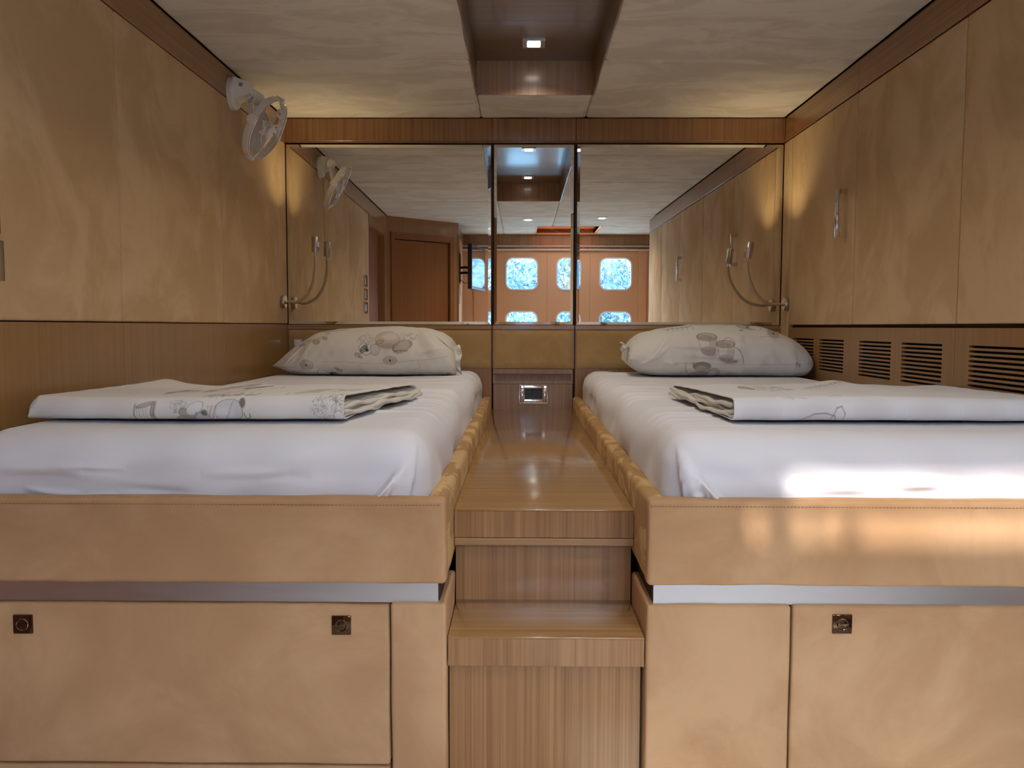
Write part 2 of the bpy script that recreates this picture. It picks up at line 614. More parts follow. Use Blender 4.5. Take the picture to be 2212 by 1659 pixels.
# ------------------------------------------------------------------ mirror wall
wb = box('wall_back', -1.2, 1.7, YB + 0.02, YB + 0.12, ZF, ZC + 0.05, 'gap')
tag(wb, kind='structure')
yb0 = YB - 0.004
for x0, x1 in ((XL, S1), (S1, S2), (S2, XR)):
    box('top_panel', x0 + 0.0008, x1 - 0.0008, yb0 - 0.004, YB + 0.02, 0.7625, ZC, 'wood_v', wb, 0.001, 1)
box('shadow_strip', XL, XR, YB + 0.006, YB + 0.02, 0.745, 0.765, 'gap', wb)
box('ledge_strip', XL, XR, yb0 - 0.003, YB + 0.006, 0.757, 0.7605, 'wood_x', wb)
for x0, x1 in ((XL, S1 - 0.002), (S1 + 0.002, S2 - 0.002), (S2 + 0.002, XR)):
    box('trim_strip', x0, x1, yb0 - 0.004, YB + 0.02, -0.0125, 0.0062, 'wood_x', wb, 0.001, 1)
# padded headboard pads in wood frames
def pad(x0, x1, z0, z1):
    n = 40
    U = np.linspace(0, 1, n)
    X, Zz = np.meshgrid(x0 + (x1 - x0) * U, z0 + (z1 - z0) * np.linspace(0, 1, 16))
    d = np.minimum(np.minimum(X - x0, x1 - X), np.minimum(Zz - z0, z1 - Zz))
    Y = yb0 - 0.004 - 0.006 * (1 - np.exp(-d / 0.008))
    Vv = np.stack([X, Y, Zz], -1).reshape(-1, 3)
    F = [[j * n + i, j * n + i + 1, (j + 1) * n + i + 1, (j + 1) * n + i] for j in range(15) for i in range(n - 1)]
    obj('headboard_pad', Vv, F, 'headboard', wb, smooth=60)
box('pad_frame', XL, S1 - 0.002, yb0 - 0.003, YB + 0.02, -0.36, -0.0135, 'wood_v', wb)
box('pad_frame', S2 + 0.002, XR, yb0 - 0.003, YB + 0.02, -0.36, -0.0135, 'wood_v', wb)
box('pad_frame', S1 + 0.002, S2 - 0.002, yb0 - 0.003, YB + 0.02, -0.176, -0.0135, 'wood_grey', wb)
pad(XL + 0.006, S1 - 0.006, -0.1745, -0.0165)
pad(S1 + 0.008, S2 - 0.010, -0.1745, -0.0165)
pad(S2 + 0.008, XR - 0.006, -0.1745, -0.0165)
# centre column below its pad: strip, slot, strip, board
box('strip', S1 + 0.004, S2 - 0.006, yb0 - 0.008, YB + 0.02, -0.1985, -0.1775, 'wood_grey', wb, 0.001, 1)
v, f = plate([(S1 + 0.004, -0.2395), (S2 - 0.006, -0.2395), (S2 - 0.006, -0.2000), (S1 + 0.004, -0.2000)],
             [[(S1 + 0.014, -0.2270), (S2 - 0.015, -0.2270), (S2 - 0.015, -0.2030), (S1 + 0.014, -0.2030)]],
             0.020, lambda u, w, t: (u, yb0 - 0.004 + t, w))
obj('slot_frame', v, f, 'wood_grey', wb)
box('slot_back', S1 + 0.004, S2 - 0.006, YB + 0.010, YB + 0.02, -0.2395, -0.2000, 'wood_grey', wb)
SKX, SKZ = 0.051, -0.283     # outlet centre
v, f = plate([(S1 + 0.006, -0.352), (S2 - 0.008, -0.352), (S2 - 0.008, -0.2410), (S1 + 0.006, -0.2410)],
             [[(SKX - 0.046, SKZ - 0.028), (SKX + 0.046, SKZ - 0.028), (SKX + 0.046, SKZ + 0.032), (SKX - 0.046, SKZ + 0.032)]],
             0.022, lambda u, w, t: (u, yb0 - 0.004 + t, w))
obj('outlet_board', v, f, 'wood_grey', wb)

# three bevelled mirrors
def mirror(x0, x1, z0, z1, rot, label):
    bv, dp = 0.0115, 0.0014
    cx = (x0 + x1) / 2
    y = YB - 0.0035
    V = [(x0, y + dp, z0), (x1, y + dp, z0), (x1, y + dp, z1), (x0, y + dp, z1),
         (x0 + bv, y, z0 + bv), (x1 - bv, y, z0 + bv), (x1 - bv, y, z1 - bv), (x0 + bv, y, z1 - bv),
         (x0, y + dp + 0.003, z0), (x1, y + dp + 0.003, z0), (x1, y + dp + 0.003, z1), (x0, y + dp + 0.003, z1)]
    F = [[4, 5, 6, 7], [0, 1, 5, 4], [1, 2, 6, 5], [2, 3, 7, 6], [3, 0, 4, 7], [0, 8, 9, 1], [1, 9, 10, 2], [2, 10, 11, 3], [3, 11, 8, 0], [8, 11, 10, 9]]
    o = obj('wall_mirror', V, F, 'mirror', None, None, (cx, y, z0))
    o.rotation_euler = (0, 0, rot)
    tag(o, label, 'mirror', 'frameless mirrors above the headboard')
mirror(XL + 0.004, S1 - 0.005, 0.0085, 0.7485, 0.0115, 'wide frameless mirror above the left bed')
mirror(S1 + 0.008, S2 - 0.008, 0.0085, 0.7485, 0.0, 'narrow frameless mirror in the middle, above the power outlet')
mirror(S2 + 0.006, XR - 0.003, 0.0085, 0.7485, 0.0085, 'wide frameless mirror above the right bed')

# ------------------------------------------------------------------ left wall
LEND = 1.335                 # the suede panelling stops here, then a doorway
wl = box('wall_left', XL - 0.12, XL - 0.016, LEND, YB + 0.1, ZF, ZC + 0.05, 'gap')
tag(wl, kind='structure')
ls = [LEND, 2.047, 2.745, YB - 0.002]
for k in range(3):
    box('suede_panel', XL - 0.018, XL, ls[k] + 0.0007, ls[k + 1] - 0.0007, 0.0095, 0.7560, 'suede_wall', wl, 0.0055, 3)
    box('lower_panel', XL - 0.018, XL - 0.001, ls[k] + 0.0006, ls[k + 1] - 0.0006, -0.60, 0.0070, 'wood_side', wl, 0.001, 1)
box('top_panel', XL - 0.018, XL + 0.001, 0.46, YB - 0.002, 0.7575, ZC, 'wood_y', wl, 0.001, 1)

# doorway after the panelling (seen in the mirror)
dw = box('door_1', XL - 0.10, XL - 0.012, LEND - 0.045, LEND - 0.002, ZF, 0.700, 'wood_door')
tag(dw, kind='structure')
box('door_leaf', XL - 0.075, XL - 0.045, 0.60, LEND - 0.045, ZF, 0.690, 'wood_door', dw)
box('frame_post', XL - 0.10, XL + 0.004, 0.49, 0.60, ZF, 0.755, 'wood_v', dw)
box('frame_head', XL - 0.10, XL + 0.002, 0.49, LEND - 0.003, 0.690, 0.757, 'wood_v', dw)
wp = box('wall_left_outer', XL - 0.16, XL - 0.10, -0.9, LEND + 0.02, ZF, ZC + 0.06, 'wood_v')
tag(wp, kind='structure')

# angled wall with the brown door, built along its own axis
A0, A1 = Vector((XL, 0.47, 0)), Vector((XT, 0.03, 0))
ad = (A1 - A0).normalized()
an = Vector((-ad.y, ad.x, 0))           # towards the room
if an.x < 0:
    an = -an
def aw(u, z, w):
    p = A0 + ad * u + an * w
    return (p.x, p.y, z)
AL = (A1 - A0).length
v, f = plate([(0, ZF), (AL, ZF), (AL, ZC + 0.02), (0, ZC + 0.02)], [[(0.075, ZF + 0.01), (AL - 0.085, ZF + 0.01), (AL - 0.085, 0.685), (0.075, 0.685)]],
             0.05, lambda u, w, t: aw(u, w, t - 0.05))
wd = obj('wall_door', v, f, 'wood_v')
tag(wd, kind='structure')
def aw_box(name, u0, u1, z0, z1, w0, w1, mat, parent):
    V = [aw(u, z, w) for u in (u0, u1) for z in (z0, z1) for w in (w0, w1)]
    F = [[0, 1, 3, 2], [4, 6, 7, 5], [0, 4, 5, 1], [2, 3, 7, 6], [0, 2, 6, 4], [1, 5, 7, 3]]
    return Geo().add(V, F).build(name, mat, parent)
d2 = aw_box('door_2', 0.082, AL - 0.092, ZF + 0.012, 0.678, -0.045, -0.012, 'wood_door', None)
tag(d2, kind='structure')
aw_box('door_frame', 0.040, 0.072, ZF, 0.735, 0.0, 0.008, 'wood_door', wd)
aw_box('door_frame', AL - 0.082, AL - 0.045, ZF, 0.735, 0.0, 0.008, 'wood_door', wd)
aw_box('door_frame', 0.072, AL - 0.082, 0.690, 0.735, 0.0, 0.008, 'wood_door', wd)
aw_box('back_shade', 0.0, AL, ZF, ZC + 0.02, -0.10, -0.055, 'gap', wd)

# wall with the television
wt = box('wall_tv', XT - 0.08, XT, YW - 0.05, 0.03, ZF, ZC + 0.02, 'tan_wall')
tag(wt, kind='structure')
box('top_panel', XT, XT + 0.004, YW, 0.03, 0.757, ZC, 'wood_v', wt)
box('corner_post', XT - 0.006, XT + 0.008, -0.01, 0.034, ZF, 0.757, 'wood_v', wt)

# ------------------------------------------------------------------ window wall behind the camera
WX = (-0.142, 0.333, 0.808)
WS, WR = 0.287, 0.062
WZ = (0.348, -0.151)
holes = [rounded_rect(x, x + WS, z, z + WS, WR) for x in WX for z in WZ]
v, f = plate([(-1.3, ZF - 0.05), (XE + 0.1, ZF - 0.05), (XE + 0.1, ZC + 0.06), (-1.3, ZC + 0.06)], holes, 0.035,
             lambda u, w, t: (u, YW - 0.035 + t, w))
ww = obj('wall_rear', v, f, 'tan_wall')
tag(ww, kind='structure')
box('top_panel', XT, XE, YW, YW + 0.006, 0.757, ZC, 'wood_v', ww)
box('seam_strip', 0.236, 0.2375, YW, YW + 0.0006, ZF, 0.70, 'gap', ww)
box('seam_strip', 0.711, 0.7125, YW, YW + 0.0006, ZF, 0.70, 'gap', ww)
box('pilaster', 1.165, 1.235, YW, YW + 0.02, ZF, 0.712, 'tan_wall', ww)
box('pilaster', XT + 0.105, XT + 0.125, YW, YW + 0.012, ZF, 0.712, 'tan_wall', ww)
rail = thing('curtain_rail', 'slim double curtain rail along the window wall, seen in the mirrors', 'curtain rail', (0.5, YW + 0.02, 0.705))
box('rail', XT + 0.002, XE, YW + 0.001, YW + 0.034, 0.742, 0.748, 'white_paint', rail)
box('cover_board', XT + 0.002, XE, YW + 0.008, YW + 0.02, 0.716, 0.742, 'wood_v', rail)
box('rail', XT + 0.002, XE, YW + 0.001, YW + 0.036, 0.708, 0.716, 'white_paint', rail)
k = 0
for zi, z in enumerate(WZ):
    for x in WX:
        k += 1
        v, f = plate(rounded_rect(x - 0.010, x + WS + 0.010, z - 0.010, z + WS + 0.010, WR + 0.010), [rounded_rect(x + 0.003, x + WS - 0.003, z + 0.003, z + WS - 0.003, WR - 0.003)],
                     0.006, lambda u, w, t: (u, YW - 0.001 + t, w))
        wo = obj('window_%d' % k, v, f, 'white_paint')
        tag(wo, kind='structure')
        v, f = plate(rounded_rect(x - 0.002, x + WS + 0.002, z - 0.002, z + WS + 0.002, WR), [], 0.008, lambda u, w, t: (u, YW - 0.030 + t, w))
        # a single sheet of tinted glass
        obj('pane', [(p[0], YW - 0.022, p[1]) for p in rounded_rect(x - 0.002, x + WS + 0.002, z - 0.002, z + WS + 0.002, WR)], [list(range(28))], 'pane', wo)

# outer hull shell that closes the far right of the cabin
wr = box('wall_right', XE, XE + 0.1, YW - 0.05, 0.30, ZF, ZC + 0.05, 'tan_wall')
tag(wr, kind='structure')
wr2 = box('wall_right_hull', XR + 0.46, XR + 0.56, 0.20, YB + 0.1, ZF, ZC + 0.05, 'hull')
tag(wr2, kind='structure')

# ceiling hatch
ht = thing('ceiling_hatch', 'square deck hatch with warm timber coaming near the window wall', 'hatch', ((HX0 + HX1) / 2, (HY0 + HY1) / 2, ZC))
hz = ZC + 0.125
for (x0, x1, y0, y1) in ((HX0 - 0.015, HX0, HY0 - 0.015, HY1 + 0.015), (HX1, HX1 + 0.015, HY0 - 0.015, HY1 + 0.015), (HX0, HX1, HY0 - 0.015, HY0), (HX0, HX1, HY1, HY1 + 0.015)):
    box('coaming', x0, x1, y0, y1, ZC - 0.002, hz, 'tan_wall', ht)
for (x0, x1, y0, y1) in ((HX0 - 0.015, HX0 + 0.02, HY0, HY1), (HX1 - 0.02, HX1 + 0.015, HY0, HY1), (HX0, HX1, HY0 - 0.015, HY0 + 0.02), (HX0, HX1, HY1 - 0.02, HY1 + 0.015)):
    box('rim', x0, x1, y0, y1, hz, hz + 0.02, 'white_paint', ht)
obj('pane', [(HX0, HY0, hz + 0.012), (HX1, HY0, hz + 0.012), (HX1, HY1, hz + 0.012), (HX0, HY1, hz + 0.012)], [[0, 1, 2, 3]], 'hatch_pane', ht)
box('blind', HX0 + 0.001, HX1 - 0.001, HY0 + 0.001, HY1 - 0.345, hz - 0.045, hz - 0.041, 'blind_cloth', ht)
box('blind_rail', HX0 + 0.001, HX1 - 0.001, HY1 - 0.349, HY1 - 0.331, hz - 0.050, hz - 0.036, 'white_paint', ht, 0.002, 1)
box('support_bar', HX0 + 0.001, HX1 - 0.001, HY1 - 0.268, HY1 - 0.236, hz - 0.030, hz - 0.022, 'white_paint', ht, 0.002, 1)
box('shadow_plate', HX0 + 0.001, 0.247, -0.432, -0.335, hz - 0.032, hz - 0.020, 'nickel', ht, 0.005, 3)  # unseen plate added to trim the left side of the sun patch
for hx0, hx1, hy0 in ((0.182, 0.238, -0.537), (0.262, 0.281, -0.537), (0.312, 0.343, -0.537)):
    box('shadow_block', hx0, hx1, hy0, -0.464 if hx0 < 0.3 else -0.492, hz - 0.036, hz - 0.014, 'nickel', ht, 0.008, 3)  # blocks added so their shadows break up the lower sun patch

# light portals (guides for the renderer only): windows and hatch
def portal(loc, rot, sx, sy):
    l = bpy.data.lights.new('portal', 'AREA')
    l.shape = 'RECTANGLE'
    l.size, l.size_y = sx, sy
    l.cycles.is_portal = True
    o = bpy.data.objects.new('portal', l)
    link(o)
    o.location = loc
    o.rotation_euler = rot
for x in WX:
    for z in WZ:
        portal((x + WS / 2, YW - 0.04, z + WS / 2), (math.radians(90), 0, 0), WS, WS)
portal(((HX0 + HX1) / 2, (HY0 + HY1) / 2, hz + 0.03), (0, 0, 0), HX1 - HX0, HY1 - HY0)

# ------------------------------------------------------------------ wardrobes along the right side
WY = [3.392, 2.745, 2.090, 1.440, 0.790, 0.250]
WLAB = ['suede wardrobe nearest the mirrors, with a chrome bar handle',
        'suede wardrobe without a handle, second from the mirrors',
        'suede wardrobe third from the mirrors, cut by the right picture edge',
        'suede wardrobe fourth from the mirrors, seen only in the right mirror',
        'suede wardrobe furthest from the mirrors, seen only in the right mirror']
def slots(y0, y1):
    out = []
    for q in range(10):
        zt = -0.0425 - q * 0.01165
        out.append(rounded_rect(y0, y1, zt - 0.0062, zt, 0.0018, 2))
    return out
def pull_handle(door, y, z0, z1):
    h = box('handle', XR - 0.034, XR - 0.023, y - 0.0085, y + 0.0085, z0, z1, 'chrome', door, 0.002, 2)
    for zz in (z0 + 0.008, z1 - 0.008):
        box('handle_post', XR - 0.0235, XR + 0.001, y - 0.0095, y + 0.0095, zz - 0.009, zz + 0.009, 'chrome', door, 0.001, 1)
for k in range(5):
    ya, yb = WY[k + 1], WY[k]
    ym = (ya + yb) / 2
    t = thing('wardrobe', WLAB[k], 'wardrobe', (XR + 0.2, ym, ZF), 'suede wardrobes along the right side')
    box('body', XR + 0.018, XR + 0.44, ya + 0.001, yb - 0.001, ZF + 0.02, ZC + 0.004, 'gap', t)
    box('fascia', XR, XR + 0.018, ya + 0.0007, yb - 0.0007, 0.7580, ZC, 'wood_y', t, 0.001, 1)
    d = box('door', XR, XR + 0.018, ya + 0.0019, yb - 0.0019, 0.0090, 0.7535, 'suede_wall', t, 0.0040, 3)
    hs = []
    w = (yb - ya)
    if w > 0.6:
        hs = slots(yb - 0.066 - 0.230, yb - 0.066) + slots(ya + 0.062, ya + 0.062 + 0.230)
    v, f = plate([(ya + 0.0007, -0.60), (yb - 0.0007, -0.60), (yb - 0.0007, -0.0010), (ya + 0.0007, -0.0010)], hs, 0.014,
                 lambda u, q, s_: (XR + s_, u, q))
    obj('vent_panel', v, f, 'wood_side', t)
    box('vent_cavity', XR + 0.0155, XR + 0.0175, ya + 0.01, yb - 0.01, -0.19, -0.02, 'black_cavity', t)
    if k == 0:
        pull_handle(d, 2.820, 0.300, 0.459)
    if k == 2:
        pull_handle(d, 1.500, 0.300, 0.459)
fs = box('wall_right_filler', XR, XR + 0.03, WY[0] + 0.0008, YB - 0.001, -0.60, 0.7535, 'suede_wall', None, 0.003, 2)
tag(fs, kind='structure')
box('fascia', XR, XR + 0.03, WY[0] + 0.0008, YB - 0.001, 0.7580, ZC, 'wood_y', fs)
box('end_panel', XR + 0.002, XE, WY[5] - 0.02, WY[5] - 0.001, ZF, ZC + 0.01, 'wood_v', fs)

# ------------------------------------------------------------------ steps and walkway between the beds
PX0, PX1, PZ, PY = -0.1265, 0.2145, -0.3470, 1.5640
st = thing('step_unit', 'oak veneer steps leading to a raised walkway between the beds', 'steps', (0.044, 2.4, ZF))
box('walkway_top', PX0, PX1, PY, YB - 0.008, PZ - 0.003, PZ, 'wood_x', st, 0.0008, 2)
box('nosing_board', PX0, PX1, PY + 0.0004, PY + 0.018, PZ - 0.0545, PZ - 0.0031, 'wood_v', st, 0.0006, 1)
box('lip', PX0, PX1, PY - 0.001, PY + 0.024, PZ - 0.0695, PZ - 0.0555, 'wood_x', st, 0.001, 1)
box('riser', PX0, PX1, 1.598, 1.612, -0.540, PZ - 0.060, 'wood_v', st)
box('tread', PX0 + 0.0015, PX1 - 0.0015, 1.4000, 1.600, -0.536, -0.5330, 'wood_x', st, 0.0008, 2)
box('nosing_board', PX0 + 0.0015, PX1 - 0.0015, 1.4004, 1.418, -0.5845, -0.5361, 'wood_v', st, 0.0006, 1)
box('riser', PX0 + 0.002, PX1 - 0.004, 1.4260, 1.440, ZF, -0.580, 'wood_v', st)
box('core', PX0 + 0.006, PX1 - 0.006, 1.614, YB - 0.02, ZF + 0.01, PZ - 0.004, 'gap', st)

# ------------------------------------------------------------------ bed bases
BY = 1.3950          # front face of both beds
def padded(name, x0, x1, y0, y1, z0, z1, mat, parent, r=0.006, wav=0.0010, seed=0, nx=60, nz=14, pull=None):
    """upholstered block: rounded box whose faces are slightly uneven"""
    rs = np.random.RandomState(seed)
    def lin(a, b, n):
        return np.unique(np.r_[a, a + r * np.array([.15, .4, .7, 1.0]), np.linspace(a + r * 1.5, b - r * 1.5, n), b - r * np.array([1.0, .7, .4, .15]), b])
    gx, gy, gz = lin(x0, x1, nx), lin(y0, y1, max(4, int(nx * (y1 - y0) / max(x1 - x0, 1e-6))) if (y1 - y0) > (x1 - x0) else 6), lin(z0, z1, nz)
    if (y1 - y0) > (x1 - x0):
        gx = lin(x0, x1, 5)
        gy = lin(y0, y1, nx)
    bm = bmesh.new()
    def face(A, B, fn):
        vs = [[bm.verts.new(fn(a, b)) for a in A] for b in B]
        for j in range(len(B) - 1):
            for i in range(len(A) - 1):
                bm.faces.new([vs[j][i], vs[j][i + 1], vs[j + 1][i + 1], vs[j + 1][i]])
    face(gx, gz, lambda a, b: (a, y0, b))
    face(gx, gz, lambda a, b: (a, y1, b))
    face(gx, gy, lambda a, b: (a, b, z0))
    face(gx, gy, lambda a, b: (a, b, z1))
    face(gy, gz, lambda a, b: (x0, a, b))
    face(gy, gz, lambda a, b: (x1, a, b))
    bmesh.ops.remove_doubles(bm, verts=bm.verts[:], dist=1e-6)
    bmesh.ops.recalc_face_normals(bm, faces=bm.faces[:])
    ph = rs.rand(9) * 6.28
    for q in bm.verts:
        p = q.co
        c = Vector((min(max(p.x, x0 + r), x1 - r), min(max(p.y, y0 + r), y1 - r), min(max(p.z, z0 + r), z1 - r)))
        n = p - c
        if n.length < 1e-9:
            continue
        n.normalize()
        L = p.x * 1.0 + p.y * 1.3
        d = wav * (math.sin(L * 19 + ph[0]) * math.sin(p.z * 31 + ph[1]) + 0.6 * math.sin(L * 47 + ph[2]) * math.cos(p.z * 23 + ph[3]))
        if pull:
            d += pull(p, n)
        q.co = c + n * (r + d)
    return obj(name, *bm_data(bm), mat, parent, smooth=70)

def dimple_label(cx, z):
    return lambda p, n: (-0.0015 * math.exp(-(((p.x - cx) / 0.004) ** 2 + ((p.z - z) / 0.012) ** 2)) if n.y < -0.5 else 0.0)

def latch(door, cx, cz, ang):
    """square push latch plate with a round turn-knob"""
    s = 0.0165
    pl = Geo().box(cx - s, cx + s, BY - 0.0035, BY + 0.004, cz - s, cz + s, 0.0012, 2).build('latch_plate', 'bronze_glass', door, 30)
    gk = Geo()
    gk.lathe((cx, BY - 0.0035, cz), (0, -1, 0), [(0.0106, -0.001), (0.0106, 0.0010), (0.0101, 0.0016), (0.0096, 0.0010), (0.0095, -0.001)], 32)
    ORIGIN[pl.name] = ORIGIN[door.name]
    gk.build('knob_ring', 'chrome', pl, 40)
    Geo().lathe((cx, BY - 0.0034, cz), (0, -1, 0), [(0.0095, 0.0006), (0.0070, -0.0002), (0.0, -0.0006)], 32).build('knob_dish', 'bronze_glass', pl, 60)
    ca, sa = math.cos(ang), math.sin(ang)
    V = []
    for u, w in ((-0.0078, -0.0012), (0.0078, -0.0012), (0.0078, 0.0012), (-0.0078, 0.0012)):
        for y in (BY - 0.0040, BY - 0.0052):
            V.append((cx + u * ca - w * sa, y, cz + u * sa + w * ca))
    Geo().add(V, [[0, 2, 4, 6], [1, 7, 5, 3], [0, 1, 3, 2], [2, 3, 5, 4], [4, 5, 7, 6], [6, 7, 1, 0]]).build('turn_bar', 'bronze_glass', pl)

def stitches(parent, x0, x1, z):
    """row of stitches along the top of the front board"""
    g_ = Geo()
    n = int((x1 - x0) / 0.0062)
    for i in range(n):
        xa = x0 + i * 0.0062
        g_.box(xa, xa + 0.0038, BY - 0.0012, BY + 0.001, z - 0.0006, z + 0.0006)
    o = g_.build('stitching', 'suede_dark', parent)
    o['kind'] = 'stuff'

M['suede_dark'] = plain('stitch_thread', srgb(150, 104, 62), 0.8)

def bed(side):
    L = side < 0
    t = thing('bed_base', 'tan suede bed base with a front board and locker, %s of the steps' % ('left' if L else 'right'), 'bed',
              (-0.56 if L else 0.66, 2.45, ZF), 'upholstered bed bases either side of the steps')
    xo, xi = (XL - 0.001, PX0 - 0.0012) if L else (PX1 + 0.0012, XR - 0.001)
    sgn = 1 if L else -1          # direction from the bed to the aisle
    x0, x1 = min(xo, xi) + (0.004 if L else 0), max(xo, xi) - (0 if L else 0.004)
    fb = padded('front_board', x0, x1, BY, BY + 0.034, -0.4400, -0.2920, 'suede_front', t, 0.0075, 0.0008, 3 if L else 4, 90, 14,
           dimple_label(-0.50, -0.315) if L else None)
    stitches(t, x0 + 0.004, x1 - 0.004, -0.3030)
    if L:
        padded('side_board', x1 - 0.034, x1, BY + 0.0345, YB - 0.012, -0.4400, -0.2930, 'suede_side', t, 0.011, 0.0004, 5, 90, 10)
    else:
        padded('side_board', x0, x0 + 0.036, BY + 0.0345, YB - 0.012, -0.4400, -0.2930, 'suede_side', t, 0.011, 0.0004, 6, 90, 10)
    # brushed strip in the recess below the front board
    if L:
        box('metal_strip', x0, x1 - 0.014, BY + 0.008, BY + 0.016, -0.4740, -0.4380, 'steel', t)
    else:
        box('metal_strip', x0 + 0.012, x1, BY + 0.008, BY + 0.016, -0.4740, -0.4380, 'steel', t)
    box('recess_back', x0 + 0.012, x1 - 0.012, BY + 0.020, YB - 0.1, -0.4760, -0.4380, 'gap', t)
    # lower front: post beside the steps, then the locker door
    if L:
        split = -0.2245
        padded('corner_post', split + 0.0015, x1 + 0.0002, BY + 0.0002, 1.596, ZF + 0.02, -0.4735, 'suede_front', t, 0.006, 0.0006, 8, 16, 24)
        dr = padded('locker_door', x0 + 0.0, split - 0.0015, BY + 0.0002, BY + 0.03, -0.7600, -0.4765, 'suede_front', t, 0.005, 0.0005, 9, 60, 22)
        padded('plinth', x0, split - 0.0015, BY + 0.0006, BY + 0.03, ZF + 0.02, -0.7635, 'suede_front', t, 0.005, 0.0005, 10, 60, 8)
        latch(dr, -0.8565, -0.5130, 0.3)
        latch(dr, -0.3070, -0.5115, 1.5)
    else:
        split = 0.4630
        padded('corner_post', x0 - 0.0002, split - 0.0015, BY + 0.0002, 1.596, ZF + 0.02, -0.4735, 'suede_front', t, 0.006, 0.0006, 11, 30, 24)
        dr = padded('locker_door', split + 0.0015, x1, BY + 0.0002, BY + 0.03, ZF + 0.06, -0.4735, 'suede_front', t, 0.005, 0.0005, 12, 60, 26)
        latch(dr, 0.5475, -0.5040, 0.05)
        latch(dr, 0.9700, -0.5040, 0.05)
    box('core', x0 + 0.02, x1 - 0.02, BY + 0.032, YB - 0.03, ZF + 0.01, -0.4780, 'gap', t)
    box('slat_deck', x0 + 0.006 if L else x0 + 0.038, x1 - 0.036 if L else x1 - 0.006, BY + 0.036, YB - 0.02, -0.4370, -0.4000, 'wood_x', t)
    return t
bed(-1)
bed(1)

# ------------------------------------------------------------------ mattresses with fitted sheets
def ridge(U, Vv, a, b, width, amp, bend=0.0):
    """soft crease between two points of a face, bowed by `bend`"""
    dx, dy = b[0] - a[0], b[1] - a[1]
    L = math.hypot(dx, dy)
    tx, ty = dx / L, dy / L
    s = ((U - a[0]) * tx + (Vv - a[1]) * ty) / L
    d = -(U - a[0]) * ty + (Vv - a[1]) * tx
    sc = np.clip(s, 0, 1)
    d = d - bend * 4 * sc * (1 - sc)
    env = np.where((s > 0) & (s < 1), np.sin(np.pi * sc) ** 0.8, 0.0)
    return amp * env * np.exp(-(d / width) ** 2)

def vnoise(U, Vv, seed, fu, fv, oct=3):
    rs = np.random.RandomState(seed)
    out = np.zeros_like(U)
    for o_ in range(oct):
        for q in range(5):
            a, p1, p2 = rs.rand() * 6.28, rs.rand() * 6.28, rs.rand() * 6.28
            k1, k2 = fu * (2 ** o_) * (0.6 + 0.8 * rs.rand()), fv * (2 ** o_) * (0.6 + 0.8 * rs.rand())
            out += np.sin(U * k1 * math.cos(a) + Vv * k2 * math.sin(a) + p1) * (0.5 ** o_) / 5
    return out

